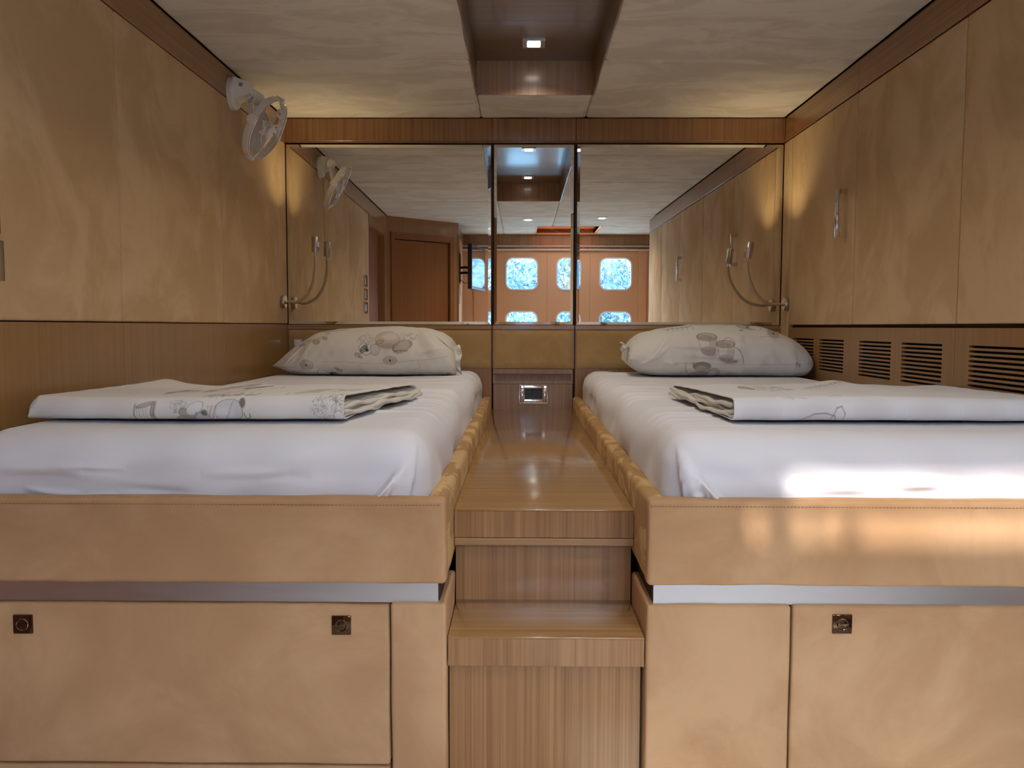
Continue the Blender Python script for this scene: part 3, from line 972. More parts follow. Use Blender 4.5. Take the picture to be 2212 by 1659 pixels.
def mattress(x0, x1, y0, y1, z0, z1, r, side, label):
    """rounded box in dense quads, displaced along the normal by sheet creases"""
    def lin(a, b, n, e=10):
        return np.unique(np.round(np.r_[a, a + r * np.linspace(0, 1, e), np.linspace(a + r, b - r, n), b - r + r * np.linspace(0, 1, e), b], 6))
    gx = lin(x0, x1, 300)
    gy = lin(y0, y1, 420)
    gz = lin(z0, z1, 60)
    Vs, Fs = [], []
    cnt = 0
    def grid(A, B, fn):
        nonlocal cnt
        AA, BB = np.meshgrid(A, B)
        P = fn(AA, BB).reshape(-1, 3)
        w = len(A)
        idx = np.arange(len(P)).reshape(len(B), w)
        q = np.stack([idx[:-1, :-1], idx[:-1, 1:], idx[1:, 1:], idx[1:, :-1]], -1).reshape(-1, 4) + cnt
        Vs.append(P)
        Fs.append(q)
        cnt += len(P)
    one = np.ones_like
    grid(gx, gz, lambda a, b: np.stack([a, y0 * one(a), b], -1))            # front
    grid(gx[::6], gz[::3], lambda a, b: np.stack([a, y1 * one(a), b], -1))  # back
    grid(gx, gy, lambda a, b: np.stack([a, b, z1 * one(a)], -1))            # top
    inner, outer = (x1, x0) if side < 0 else (x0, x1)
    grid(gy, gz, lambda a, b: np.stack([inner * one(a), a, b], -1))
    grid(gy[::4], gz[::3], lambda a, b: np.stack([outer * one(a), a, b], -1))
    P = np.vstack(Vs)
    F = np.vstack(Fs)
    lo = np.array([x0 + r, y0 + r, z0 + r * 0.2])
    hi = np.array([x1 - r, y1 - r, z1 - r])
    C = np.clip(P, lo, hi)
    N = P - C
    ln = np.linalg.norm(N, axis=1, keepdims=True)
    N = N / np.maximum(ln, 1e-9)
    base = C + N * np.minimum(ln, r)
    X, Y, Z = base[:, 0], base[:, 1], base[:, 2]
    fr = np.clip(-N[:, 1], 0, 1) ** 1.2
    tp = np.clip(N[:, 2], 0, 1) ** 1.2
    sd = np.clip(-N[:, 0] * (1 if side > 0 else -1), 0, 1) ** 1.2
    D = np.zeros(len(P))
    xi = inner
    ins = -1.0 if side < 0 else 1.0      # from the aisle edge into the bed
    ux = (X - xi) * ins                  # distance from the aisle edge
    rs = np.random.RandomState(21 if side < 0 else 22)
    # front face: diagonal pleats at the aisle corner, drifting horizontal creases elsewhere
    for q in range(7):
        a = (0.010 + 0.012 * q, z0 + 0.002)
        b = (0.006 + 0.006 * q + 0.02, z1 - 0.02 - 0.010 * q)
        D += fr * ridge(ux, Z, (a[0] + 0.055 + 0.012 * q, a[1]), b, 0.0035 + 0.001 * rs.rand(), 0.0028 * (0.5 + rs.rand()), 0.006)
    for q in range(16):
        c = 0.10 + 0.62 * rs.rand()
        l = 0.06 + 0.16 * rs.rand()
        zz = z0 + 0.012 + (z1 - z0 - 0.06) * rs.rand() ** 1.3
        D += fr * ridge(ux, Z, (c, zz), (c + l, zz + 0.02 * (rs.rand() - 0.5)), 0.006 + 0.005 * rs.rand(), 0.0022 * (rs.rand() - 0.3), 0.010 * (rs.rand() - 0.5))
    for q in range(10):
        c = 0.08 + 0.6 * rs.rand()
        D += fr * ridge(ux, Z, (c, z0 + 0.004), (c + 0.07 + 0.08 * rs.rand(), z0 + 0.012 + 0.008 * rs.rand()), 0.0040, -0.0024, 0.004)
    D += fr * 0.0022 * vnoise(ux, Z, 5, 14, 30)
    # aisle side: fans of creases that climb from the board to the top edge
    for q in range(34):
        yy = y0 + 0.15 + (y1 - y0 - 0.2) * rs.rand() ** 0.75
        hgt = 0.05 + 0.05 * rs.rand()
        D += sd * ridge(Y, Z, (yy, z0 + 0.01), (yy + 0.05 + 0.12 * rs.rand(), z0 + 0.01 + hgt), 0.006 + 0.006 * rs.rand(), 0.0040 * (rs.rand() - 0.25), 0.01)
    D += sd * 0.004 * vnoise(Y, Z, 8, 9, 16)
    # top: long shallow creases running across from the aisle edge
    for q in range(40):
        yy = y0 + 0.05 + (y1 - y0 - 0.1) * rs.rand()
        l = 0.10 + 0.25 * rs.rand()
        D += np.maximum(tp, 0.7 * sd) * ridge(ux, Y, (-0.01 + 0.03 * rs.rand(), yy), (l, yy + 0.10 * (rs.rand() - 0.4)), 0.006 + 0.006 * rs.rand(), 0.0028 * (rs.rand() * 0.8 + 0.2), 0.015 * (rs.rand() - 0.5))
    D += tp * 0.0012 * vnoise(ux, Y, 9, 6, 5)
    # the hem tucks in unevenly above the boards
    hem = np.exp(-((Z - z0) / 0.012) ** 2)
    D += np.maximum(fr, sd) * hem * (-0.004 + 0.0035 * np.sin(X * 37 + 9 * np.sin(X * 11)) * fr + 0.003 * np.sin(Y * 23 + 5 * np.sin(Y * 7)) * sd)
    P2 = base + N * ((2.0 * tp + 6.0 * fr + 4.0 * sd)[:, None] * D[:, None])
    bm = bmesh.new()
    vs = [bm.verts.new(p) for p in P2]
    for q in F:
        bm.faces.new([vs[i] for i in q])
    bmesh.ops.remove_doubles(bm, verts=bm.verts[:], dist=2e-5)
    bmesh.ops.recalc_face_normals(bm, faces=bm.faces[:])
    o = obj('mattress', *bm_data(bm), 'sheet', None, smooth=180)
    tag(o, label, 'mattress', 'mattresses in white fitted sheets')
    return o
MZ = -0.1845
mattress(XL + 0.008, -0.160, 1.432, YB - 0.030, -0.398, MZ, 0.060, -1, 'white sheeted mattress on the left bed base')
mattress(0.250, XR - 0.008, 1.432, YB - 0.030, -0.398, MZ, 0.060, 1, 'white sheeted mattress on the right bed base')

# ------------------------------------------------------------------ printed bed linen
class Ink:
    """paints a flat fabric print; coordinates in print units, later read per vertex"""
    def __init__(self, x0, x1, y0, y1, sc, base):
        self.x0, self.y0, self.sc = x0, y0, sc
        self.w, self.h = int((x1 - x0) * sc) + 1, int((y1 - y0) * sc) + 1
        self.a = np.empty((self.h, self.w, 3))
        self.a[:] = base[:3]
        self.rs = np.random.RandomState(5)
    def _win(self, cx, cy, r):
        i0 = max(0, int((cx - r - self.x0) * self.sc)); i1 = min(self.w, int((cx + r - self.x0) * self.sc) + 2)
        j0 = max(0, int((cy - r - self.y0) * self.sc)); j1 = min(self.h, int((cy + r - self.y0) * self.sc) + 2)
        if i1 <= i0 or j1 <= j0:
            return None
        X, Y = np.meshgrid(np.arange(i0, i1) / self.sc + self.x0, np.arange(j0, j1) / self.sc + self.y0)
        return (slice(j0, j1), slice(i0, i1)), X, Y
    def _put(self, win, alpha, col):
        c = np.array(col[:3])
        self.a[win] = self.a[win] * (1 - alpha[..., None]) + c * alpha[..., None]
    def ell(self, cx, cy, rx, ry, rot=0, col=None, a=0.5, edge=0.0, ecol=None, soft=0.8):
        r = self._win(cx, cy, max(rx, ry) + 3)
        if r is None:
            return self
        win, X, Y = r
        c, s_ = math.cos(rot), math.sin(rot)
        u, v_ = (X - cx) * c + (Y - cy) * s_, -(X - cx) * s_ + (Y - cy) * c
        q = np.sqrt((u / rx) ** 2 + (v_ / ry) ** 2)
        d = (q - 1) * min(rx, ry)
        if col is not None:
            self._put(win, a * np.clip(0.5 - d / soft, 0, 1), col)
        if edge > 0:
            self._put(win, edge * np.exp(-(d / 0.55) ** 2), ecol or INK)
        return self
    def line(self, pts, w=0.5, col=None, a=0.8):
        for (ax, ay), (bx, by) in zip(pts[:-1], pts[1:]):
            L = math.hypot(bx - ax, by - ay)
            r = self._win((ax + bx) / 2, (ay + by) / 2, L / 2 + 3)
            if r is None or L < 1e-6:
                continue
            win, X, Y = r
            t = np.clip(((X - ax) * (bx - ax) + (Y - ay) * (by - ay)) / L ** 2, 0, 1)
            d = np.hypot(X - ax - t * (bx - ax), Y - ay - t * (by - ay))
            self._put(win, a * np.exp(-(d / w) ** 2), col or INK)
        return self
    def arc(self, cx, cy, rx, ry, a0, a1, w=0.5, col=None, a=0.8, rot=0, n=14):
        P = []
        for k_ in range(n + 1):
            t = math.radians(a0 + (a1 - a0) * k_ / n)
            x, y = rx * math.cos(t), ry * math.sin(t)
            P.append((cx + x * math.cos(rot) - y * math.sin(rot), cy + x * math.sin(rot) + y * math.cos(rot)))
        return self.line(P, w, col, a)
    def fan_shell(self, cx, cy, rx, ry, dot=True):
        self.ell(cx, cy, rx, ry, 0, INK_L, 0.35, 0.5)
        for k_ in range(16):
            t = 2 * math.pi * k_ / 16
            self.line([(cx + 0.35 * rx * math.cos(t), cy + 0.35 * ry * math.sin(t)), (cx + 0.95 * rx * math.cos(t), cy + 0.95 * ry * math.sin(t))], 0.5, INK, 0.55)
        if dot:
            self.ell(cx, cy, 2.4, 2.0, 0, INK_D, 0.95)
        return self
    def ribbed(self, cx, cy, rx, ry, rot, n=6):
        self.ell(cx, cy, rx, ry, rot, INK_L, 0.35, 0.7)
        for k_ in range(n):
            f_ = -0.8 + 1.6 * k_ / (n - 1)
            self.arc(cx, cy, rx, ry * f_ if abs(f_) > 0.05 else 0.3, 180, 360, 0.5, INK, 0.6, rot)
        return self
    def coral(self, cx, cy, rx, ry, n=60):
        for _ in range(n):
            t, q = self.rs.rand() * 6.28, math.sqrt(self.rs.rand())
            x, y = cx + rx * q * math.cos(t), cy + ry * q * math.sin(t)
            b = self.rs.rand() * 6.28
            l = 2 + 4 * self.rs.rand()
            self.line([(x, y), (x + l * math.cos(b), y + 0.6 * l * math.sin(b)), (x + l * math.cos(b + 0.7), y + l * math.sin(b + 0.7))], 0.4, INK, 0.5)
        return self
    def pebbles(self, pts):
        for x, y, r in pts:
            self.ell(x, y, r, r * 0.55, 0.15, INK_L, 0.6, 0.8)
        return self
    def bucket(self, cx, cy, rw, h, flip=1):
        self.ell(cx, cy + flip * h, rw * 0.72, rw * 0.34, 0, INK, 0.35, 0.5)
        for sg in (-1, 1):
            self.line([(cx + sg * rw, cy), (cx + sg * rw * 0.72, cy + flip * h)], 0.6, INK, 0.7)
        for q in range(int(h)):
            wq = rw - (rw * 0.28) * q / h
            self.line([(cx + 0.15 * wq, cy + flip * q), (cx + wq, cy + flip * q)], 0.7, INK_L, 0.35)
        self.ell(cx, cy, rw, rw * 0.42, 0, INK_L, 0.55, 0.9)
        self.ell(cx - rw * 0.15, cy + flip * 1.0, rw * 0.75, rw * 0.28, 0, INK, 0.35)
        return self
    def read(self, x, y):
        i = np.clip((x - self.x0) * self.sc, 0, self.w - 1.001)
        j = np.clip((y - self.y0) * self.sc, 0, self.h - 1.001)
        i0, j0 = i.astype(int), j.astype(int)
        fi, fj = (i - i0)[:, None], (j - j0)[:, None]
        A = self.a
        i1, j1 = np.minimum(i0 + 1, self.w - 1), np.minimum(j0 + 1, self.h - 1)
        return (A[j0, i0] * (1 - fi) + A[j0, i1] * fi) * (1 - fj) + (A[j1, i0] * (1 - fi) + A[j1, i1] * fi) * fj

COTTON = srgb(228, 222, 213)
INK, INK_L, INK_D = srgb(122, 106, 98), srgb(176, 160, 148), srgb(48, 40, 38)
WHITE_INK = srgb(236, 234, 232)

def paint(o, cols):
    at = o.data.color_attributes.new('print', 'FLOAT_COLOR', 'POINT')
    c4 = np.ones((len(o.data.vertices), 4), dtype=np.float32)
    c4[:, :3] = cols
    at.data.foreach_set('color', c4.ravel())

def grid_faces(nu, nv, wrap_v=False, off=0):
    F = []
    for j in range(nv if wrap_v else nv - 1):
        j2 = (j + 1) % nv
        for i in range(nu - 1):
            F.append([off + j * nu + i, off + j * nu + i + 1, off + j2 * nu + i + 1, off + j2 * nu + i])
    return F

def pillow(top, bot, px0, ox, yc, ry, ends, ink, label, seed, side_flap, K=0.001786):
    """stuffed pillow: upper and lower outline, superellipse cross-sections, creased cover"""
    OZ = -0.0132
    tx, tz = np.array([p[0] for p in top]), np.array([p[1] for p in top])
    bx, bz = np.array([p[0] for p in bot]), np.array([p[1] for p in bot])
    nu, nv = 330, 260
    a, b = tx[0], tx[-1]
    t = np.linspace(0, 1, nu)
    pxs = a + (b - a) * (0.5 - 0.5 * np.cos(np.pi * t)) * 0.35 + (b - a) * t * 0.65
    def smooth(xs, ys, q):
        yy = np.interp(q, xs, ys)
        k_ = np.ones(13) / 13
        pad_ = np.r_[np.repeat(yy[0], 6), yy, np.repeat(yy[-1], 6)]
        r_ = np.convolve(pad_, k_, 'valid')
        wgt = np.clip(np.minimum(np.arange(nu), np.arange(nu)[::-1]) / 10.0, 0, 1)
        return yy * (1 - wgt) + r_ * wgt
    T, B = smooth(tx, tz, pxs), smooth(bx, bz, pxs)
    th = np.linspace(-np.pi / 2, 1.5 * np.pi, nv, endpoint=False)
    sg = lambda w, e: np.sign(w) * np.abs(w) ** e
    cs, sn = np.cos(th), np.sin(th)
    U = (pxs - a) / (b - a)
    dep = ry * np.minimum(1, ends[0] + (1 - ends[0]) * (U / 0.22) ** 0.6) * np.minimum(1, ends[1] + (1 - ends[1]) * ((1 - U) / 0.12) ** 0.5)
    mid = (T + B) / 2
    hh = (B - T) / 2
    PX = np.repeat(pxs[None, :], nv, 0)
    PY = mid[None, :] - hh[None, :] * sg(sn, 0.88)[:, None]
    Yw = yc - dep[None, :] * sg(cs, 0.80)[:, None] - 0.02 * sn[:, None] * -1
    X = ox + (PX - px0) * K
    Z = OZ - (PY - 712) * K
    # creases
    rs = np.random.RandomState(seed)
    D = np.zeros_like(X)
    front = np.clip(cs, 0, 1)[:, None] * np.ones_like(X)
    SS = np.repeat(((sn + 1) / 2)[:, None], nu, 1)
    for q in range(26):
        u0 = a + (b - a) * rs.rand()
        s0 = rs.rand()
        l, an_ = 20 + 55 * rs.rand(), rs.rand() * 1.2 - 0.6
        D += ridge(PX, SS * 100, (u0, s0 * 100), (u0 + l * math.cos(an_), s0 * 100 + l * math.sin(an_)), 3 + 3 * rs.rand(), 0.0040 * (rs.rand() - 0.35), 4 * (rs.rand() - 0.5))
    for q in range(14):      # pulls out of the lower corner
        D += ridge(PX, SS * 100, (a + 6 + 2 * q, 8 + 2 * q), (a + 60 + 30 * rs.rand(), 20 + 5 * q + 20 * rs.rand()), 2.5, 0.0022 * (rs.rand() - 0.2), 5 * (rs.rand() - 0.5))
    D += 0.0030 * vnoise(PX / 100, SS, seed, 7, 9)
    inner_fade = np.clip(np.minimum(U, 1 - U) / 0.05, 0, 1)[None, :]
    D *= inner_fade * 2.2
    Yw = Yw - D * front
    Z = Z + D * sn[:, None] * 0.5
    Z = np.maximum(Z, MZ + 0.0055)
    V = np.stack([X, Yw, Z], -1).reshape(-1, 3)
    F = grid_faces(nu, nv, True)
    F.append([j * nu for j in range(nv)][::-1])
    F.append([j * nu + nu - 1 for j in range(nv)])
    cx = float(X.mean())
    root = thing('pillow', label, 'pillow', (cx, yc, MZ), 'printed pillows')
    o = obj('stuffed_case', V, F, 'printed', root, smooth=75)
    cols = ink.read(PX.reshape(-1), (B[None, :] - (B - T)[None, :] * SS).reshape(-1))
    back = (cs < -0.05)
    cols = cols.reshape(nv, nu, 3)
    cols[back] = np.array(COTTON[:3])
    paint(o, cols.reshape(-1, 3))
    # open hem of the case
    hx, hz0, hz1, dirn, wid = side_flap
    n1, n2 = 14, 40
    Vf = []
    for sgn_ in (0, 1):
        for j in range(n2):
            w = j / (n2 - 1)
            for i in range(n1):
                q = i / (n1 - 1)
                zz = hz0 + (hz1 - hz0) * w
                xx = hx + dirn * wid * q + 0.004 * math.sin(w * 9 + q * 2)
                yy = yc - 0.05 - 0.03 * math.sin(w * 3.1) + 0.010 * math.sin(w * 17 + 3 * q) * q + 0.0022 * sgn_
                Vf.append((xx, yy, max(zz + 0.006 * math.sin(q * 5 + w * 4), MZ + 0.003)))
    Ff = grid_faces(n1, n2) + [r_[::-1] for r_ in grid_faces(n1, n2, False, n1 * n2)]
    hem = obj('case_hem', Vf, Ff, 'printed', root, smooth=60)
    c = np.tile(np.array(COTTON[:3]), (len(Vf), 1))
    paint(hem, c)
    return root

# left pillow print: shells, corals, pebbles, plus a smear of shading
ink = Ink(590, 1005, 695, 820, 3.0, COTTON)
ink.ell(780, 760, 150, 40, 0.05, srgb(214, 203, 190), 0.35, soft=30).ell(930, 745, 30, 10, 0.9, INK_L, 0.35, soft=8)  # broad soft tone, then a diagonal smear of painted shading
ink.coral(806, 735, 17, 11, 50).coral(890, 728, 20, 9, 50)
ink.ell(851, 734, 26, 17, 0.1, srgb(196, 176, 158), 0.75, 0.5).ell(856, 727, 17, 8, 0, WHITE_INK, 0.45, soft=5)
ink.ell(851, 748, 20, 6, 0, INK, 0.35, soft=6)
ink.ell(807, 752, 14, 9.5, 0.2, WHITE_INK, 0.6, 0.8)
for q in range(9):
    ink.arc(813, 755, 4 + q * 1.6, 2 + q * 1.1, 150, 260, 0.6, INK_D, 0.65)
ink.ell(811, 755, 3, 2.6, 0, INK_D, 0.9)
ink.ell(826, 753, 10, 9, 0.4, srgb(214, 204, 196), 0.9, 0.8).ell(835, 739, 8, 4, -0.3, INK_L, 0.6, 0.8)
ink.ribbed(882, 747, 20, 11, -0.3, 7)
ink.line([(866, 757), (880, 755), (893, 756)], 0.9, INK_D, 0.6)
ink.fan_shell(686, 782, 14, 10).fan_shell(858, 772, 14, 8)
ink.line([(713, 775), (770, 776), (830, 778), (905, 772), (975, 767)], 0.5, INK_L, 0.7)
ink.ell(772, 790, 60, 8, 0, INK_L, 0.18, soft=8)
ink.pebbles([(673, 744, 4), (666, 747, 3.5), (704, 740, 7), (721, 733, 5), (791, 762, 5), (797, 766, 3.5), (747, 789, 3.5), (752, 793, 5), (876, 804, 4), (868, 808, 4), (918, 806, 6)])
ink.line([(680, 737), (697, 737), (707, 733), (718, 729)], 0.8, INK, 0.7).line([(713, 720), (727, 722), (722, 727)], 0.7, INK, 0.6)
for q in range(5):
    ink.line([(700 + 9 * q, 717 - q), (722 + 9 * q, 719 - 1.5 * q)], 0.8, INK, 0.45)
ink.ell(668, 804, 20, 5, 0.1, INK, 0.4, 0.5).ell(716, 801, 11, 9, 0.5, WHITE_INK, 0.95, 0.8).ell(738, 803, 9, 6, 0.2, INK, 0.7, 0.5).ell(733, 803, 4, 3.5, 0, INK_D, 0.9)
for q in range(4):
    ink.arc(742, 806, 4 + 2.2 * q, 3 + 1.6 * q, 200, 330, 0.5, INK_D, 0.6)
ink.line([(905, 793), (920, 786), (915, 775)], 0.6, INK_L, 0.6)
for q in range(4):
    ink.line([(950 + 5 * q, 728 + 4 * q), (968 + 5 * q, 744 + 4 * q)], 0.7, INK, 0.5)
ink.ell(975, 805, 5, 4, 0, INK, 0.5, 0.6)
pillow([(598, 787), (604, 782), (620, 766), (650, 741), (690, 718), (730, 710), (800, 706), (860, 705), (920, 708), (955, 717), (975, 730), (984, 748), (987, 764), (988, 776)],
       [(598, 789), (604, 792), (630, 801), (662, 811), (700, 812.5), (800, 813), (960, 812), (980, 811), (986, 806), (988, 796)],
       600, -0.939, 3.215, 0.185, (0.35, 0.78), ink, 'shell-print pillow on the left bed', 31, (-0.262, -0.176, -0.075, 1, 0.034))

# right pillow print: buckets, shells
ink = Ink(1330, 1745, 690, 820, 3.0, srgb(226, 222, 217))
ink.ell(1500, 752, 60, 3, 0.05, INK_L, 0.35, soft=4).ell(1520, 767, 60, 3, 0.05, INK_L, 0.35, soft=4)
ink.ell(1513, 758, 15, 5, 0.2, INK, 0.35, soft=3).ell(1550, 771, 18, 6, 0.2, INK, 0.45, soft=3)
ink.bucket(1510, 727, 20, 27).bucket(1546, 742, 18, 24)
ink.arc(1553, 741, 12, 12, 200, 350, 0.5, INK, 0.7)
ink.line([(1566, 749), (1574, 754), (1580, 765), (1583, 777)], 0.8, INK, 0.85)
ink.line([(1545, 775), (1563, 772), (1569, 772)], 0.7, INK_D, 0.7).ell(1567, 772, 3, 2, 0, None, 0, 0.8)
ink.line([(1440, 778), (1480, 777), (1530, 778), (1620, 779), (1733, 779)], 0.5, INK_L, 0.8)
ink.ell(1498, 783, 18, 9, 0.0, INK, 0.75, 0.7).ell(1498, 790, 13, 8, 0.1, srgb(196, 186, 178), 0.9, soft=3).ell(1494, 802, 20, 7, -0.1, INK, 0.45, 0.4)
ink.ell(1526, 797, 14, 9, 0.3, INK_L, 0.6, 0.6).ell(1523, 802, 9, 7, 0.2, WHITE_INK, 0.8)
ink.line([(1464, 775), (1464, 786), (1467, 794), (1472, 799)], 0.7, INK, 0.85).ell(1480, 778, 2.5, 2.5, 0, None, 0, 0.9)
ink.ell(1605, 705, 18, 5, 0.15, INK_L, 0.6, 0.6).ell(1607, 705, 4, 2, 0, INK_D, 0.9).ell(1620, 707, 12, 4, 0.2, WHITE_INK, 0.7, 0.5).ell(1588, 711, 5, 2, 0.1, INK, 0.6)
ink.fan_shell(1654, 720, 13, 9)
ink.line([(1620, 727), (1650, 727), (1685, 728)], 1.0, INK_L, 0.5)
for q in range(6):
    ink.line([(1425 + 10 * q, 712 - q), (1440 + 10 * q, 709 - q), (1432 + 11 * q, 716 - q)], 0.6, INK, 0.55)
# small printed mark 7.2
ink.line([(1691, 777), (1694.5, 777), (1692.5, 783)], 0.6, INK_D, 0.9).ell(1696.5, 780.5, 0.7, 0.7, 0, INK_D, 0.9)
ink.line([(1698, 780), (1700, 779), (1700.5, 781), (1698.5, 784), (1701.5, 784)], 0.6, INK_D, 0.9)
pillow([(1352, 775), (1353, 755), (1358, 742), (1370, 728), (1386, 718), (1430, 707), (1505, 701), (1580, 698), (1640, 703), (1690, 720), (1722, 738), (1733, 752), (1736, 770)],
       [(1352, 780), (1354, 784), (1362, 792), (1380, 803), (1404, 810), (1450, 812), (1600, 812), (1715, 812), (1728, 809), (1734, 800), (1736, 785)],
       1340, 0.378, 3.200, 0.185, (0.7, 0.7), ink, 'bucket-print pillow on the right bed', 47, (0.400, -0.090, -0.062, -1, 0.026), 0.001750)

def folded_cover(x0, x1, y0, y1, H, ink, to_px, open_right, label, seed):
    """folded printed cover: one big outer fold with a rolled front edge, inner layers peeking out of its open end"""
    root = thing('folded_cover', label, 'duvet cover', ((x0 + x1) / 2, (y0 + y1) / 2, MZ), 'folded printed covers')
    rs = np.random.RandomState(seed)
    nu = 420
    U = np.linspace(0, 1, nu)
    nb, nr, nt = 30, 60, 110
    base = MZ + 0.007
    Vs, pyc = [], []
    th_ = 0.0022
    zfun = lambda u, q: H * (0.96 + 0.06 * np.sin(u * 5 + seed) * (1 - q) - 0.30 * q) + 0.002 * np.sin(u * 23 + 4 * q) * q
    rows = []
    for k_ in range(nb):                       # lower layer, back to front
        q = 1 - k_ / nb
        rows.append(('b', q))
    for k_ in range(nr):                       # rolled front edge
        rows.append(('r', k_ / nr))
    for k_ in range(nt + 1):                   # upper layer, front to back
        rows.append(('t', k_ / nt))
    X0 = x0 + (x1 - x0) * U
    for kind, q in rows:
        Hh = zfun(U, 0.0)
        yfront = y0 + 0.006 * np.sin(U * 4 + seed) + 0.002 * np.sin(U * 31)
        if kind == 'b':
            y = yfront + H / 2 + (y1 - y0 - H / 2) * q
            z = np.full(nu, base)
            py = np.full(nu, 919.0)
        elif kind == 'r':
            an_ = -np.pi / 2 - np.pi * q
            y = yfront + H / 2 + (H / 2) * np.sign(np.cos(an_)) * abs(np.cos(an_)) ** 0.95
            z = base + Hh / 2 + (Hh / 2) * np.sign(np.sin(an_)) * abs(np.sin(an_)) ** 0.95
            py = np.full(nu, 917 - 46 * q)
        else:
            yb_ = y1 + 0.012 * np.sin(U * 6 + seed) + 0.006 * np.sin(U * 17)
            y = yfront + H / 2 + (yb_ - yfront - H / 2) * q
            hump = 0.016 * np.exp(-((U - (0.08 if open_right else 0.60)) / 0.07) ** 2) * q ** 2
            edge_drop = -0.010 * np.clip((q - 0.93) / 0.07, 0, 1) ** 2
            z = base + zfun(U, q) + hump + edge_drop + 0.0012 * np.sin(q * 40 + 6 * U) * q * (1 - q)
            py = np.full(nu, 871 - 34 * q)
        x = X0.copy()
        if open_right:
            x = x + np.where(U > 0.9, 1, 0) * (U - 0.9) * 10 * (0.070 * (q ** 1.5 if kind == 't' else 0)) - 0.0
            x = x + (0.012 * np.clip(0.06 - U, 0, 1) / 0.06) * (1 if kind == 'r' else 0) * math.sin(math.pi * q)
            pinch = np.clip(U / 0.035, 0, 1) ** 0.5
            z = base + (z - base) * (0.35 + 0.65 * pinch)
        else:
            x = x + np.where(U < 0.1, 1, 0) * (0.1 - U) * 10 * (-0.012 * (q if kind == 't' else 0))
        Vs.append(np.stack([x, y, z], -1))
        pyc.append(py)
    A = np.array(Vs)
    PYC = np.array(pyc)
    # creases
    Uu = np.repeat(X0[None, :], len(rows), 0)
    S = np.repeat(np.cumsum(np.r_[0, np.linalg.norm(np.diff(A[:, nu // 2], axis=0), axis=1)])[:, None], nu, 1)
    D = np.zeros_like(Uu)
    for q in range(40):
        xa = x0 + (x1 - x0) * rs.rand()
        sa = S.max() * (0.5 + 0.5 * rs.rand())
        an_ = 0.5 * (rs.rand() - 0.5)
        l = 0.06 + 0.2 * rs.rand()
        D += ridge(Uu, S, (xa, sa), (xa + l * math.cos(an_), sa + l * math.sin(an_)), 0.005 + 0.006 * rs.rand(), 0.0030 * (rs.rand() - 0.35), 0.01 * (rs.rand() - 0.5))
    top_mask = np.array([1.0 if k_ == 't' else (0.0 if k_ == 'b' else 0.4) for k_, _ in rows])[:, None]
    A[..., 2] += D * top_mask
    A[..., 1] -= D * np.array([1.0 if k_ == 'r' else 0.0 for k_, _ in rows])[:, None]
    A[..., 2] = np.maximum(A[..., 2], MZ + 0.0065)
    V = A.reshape(-1, 3)
    F = grid_faces(nu, len(rows))
    o = obj('outer_fold', V, F, 'printed', root, smooth=180)
    md = o.modifiers.new('cloth_thickness', 'SOLIDIFY')
    md.thickness = th_
    md.offset = 1.0 if False else -1.0
    cols = ink.read(to_px(np.repeat(X0[None, :], len(rows), 0)).reshape(-1), PYC.reshape(-1))
    paint(o, cols)
    # inner layers that show at the open end
    for li in range(5):
        n1, n2 = 60, 60
        zl = base + 0.004 + (H * 0.93 - 0.006) * (li + 0.5) / 5
        L_ = []
        for j in range(n2):
            q = j / (n2 - 1)
            for i in range(n1):
                p = i / (n1 - 1)
                if open_right:
                    xx = x1 - 0.22 + (0.212 + 0.070 * q ** 1.5 + 0.004 * math.sin(li * 2.1 + q * 9) + (0.020, 0.026, 0.010, 0.016, 0.004)[li] * min(1, 0.2 + 2 * q)) * p
                else:
                    xx = x0 + 0.22 - (0.216 + 0.012 * q + 0.004 * math.sin(li * 1.7 + q * 7) + (0.010, 0.004, 0.008, 0.0, 0.006)[li] * min(1, 0.3 + 2 * q)) * p
                yy = y0 + H * 0.55 + (y1 - y0 - H * 0.65) * q
                drop = 0.004 * (p ** 6) * (0.4 + 0.5 * li)
                zz = zl + 0.0022 * math.sin(q * 13 + li * 2) * p + 0.0015 * math.sin(q * 29 + li) * p - drop - 0.29 * H * q * (li / 4.4)
                L_.append((xx, yy, max(zz, MZ + 0.009 + 0.001 * li)))
        lo = obj('inner_layer', L_, grid_faces(n1, n2), 'printed', root, smooth=180)
        m2 = lo.modifiers.new('cloth_thickness', 'SOLIDIFY')
        m2.thickness = 0.0065
        m2.offset = 0
        c = np.tile(np.array(srgb(222, 215, 204)[:3]), (len(L_), 1))
        paint(lo, c)
    return root

ink = Ink(85, 860, 832, 922, 3.0, srgb(232, 226, 220))
ink.ell(300, 860, 200, 9, 0, INK_L, 0.22, soft=8)
ink.ell(312, 859, 10, 4.5, 0.2, INK, 0.6, 0.7, soft=2).arc(302, 854, 10, 7, 80, 300, 0.6, INK, 0.7).ell(330, 857, 18, 3, 0, INK_L, 0.7, soft=2)
ink.ell(385, 850, 24, 9, -0.2, INK, 0.55, 0.6).ell(400, 853, 18, 6, -0.2, srgb(214, 203, 194), 0.9, 0.5).ell(440, 849, 14, 5, -0.25, INK, 0.8, 0.6)
ink.line([(447, 864), (458, 858)], 1.2, INK, 0.8)
ink.coral(470, 870, 40, 6, 60)
for q in range(12):
    ink.line([(440 + 9 * q, 868 + (q % 3) * 2), (452 + 9 * q, 867 + (q % 2) * 3)], 0.8, INK if q % 4 else srgb(150, 60, 56), 0.8)
ink.line([(480, 843), (490, 852), (500, 849), (512, 846)], 0.5, INK, 0.7)
ink.line([(604, 868), (615, 861), (658, 857), (660, 866), (662, 857), (680, 856), (684, 864)], 0.8, INK, 0.85)
ink.ell(640, 864, 24, 4, -0.1, INK_L, 0.6, soft=2).ell(700, 858, 18, 4, -0.1, INK_L, 0.6, soft=3)
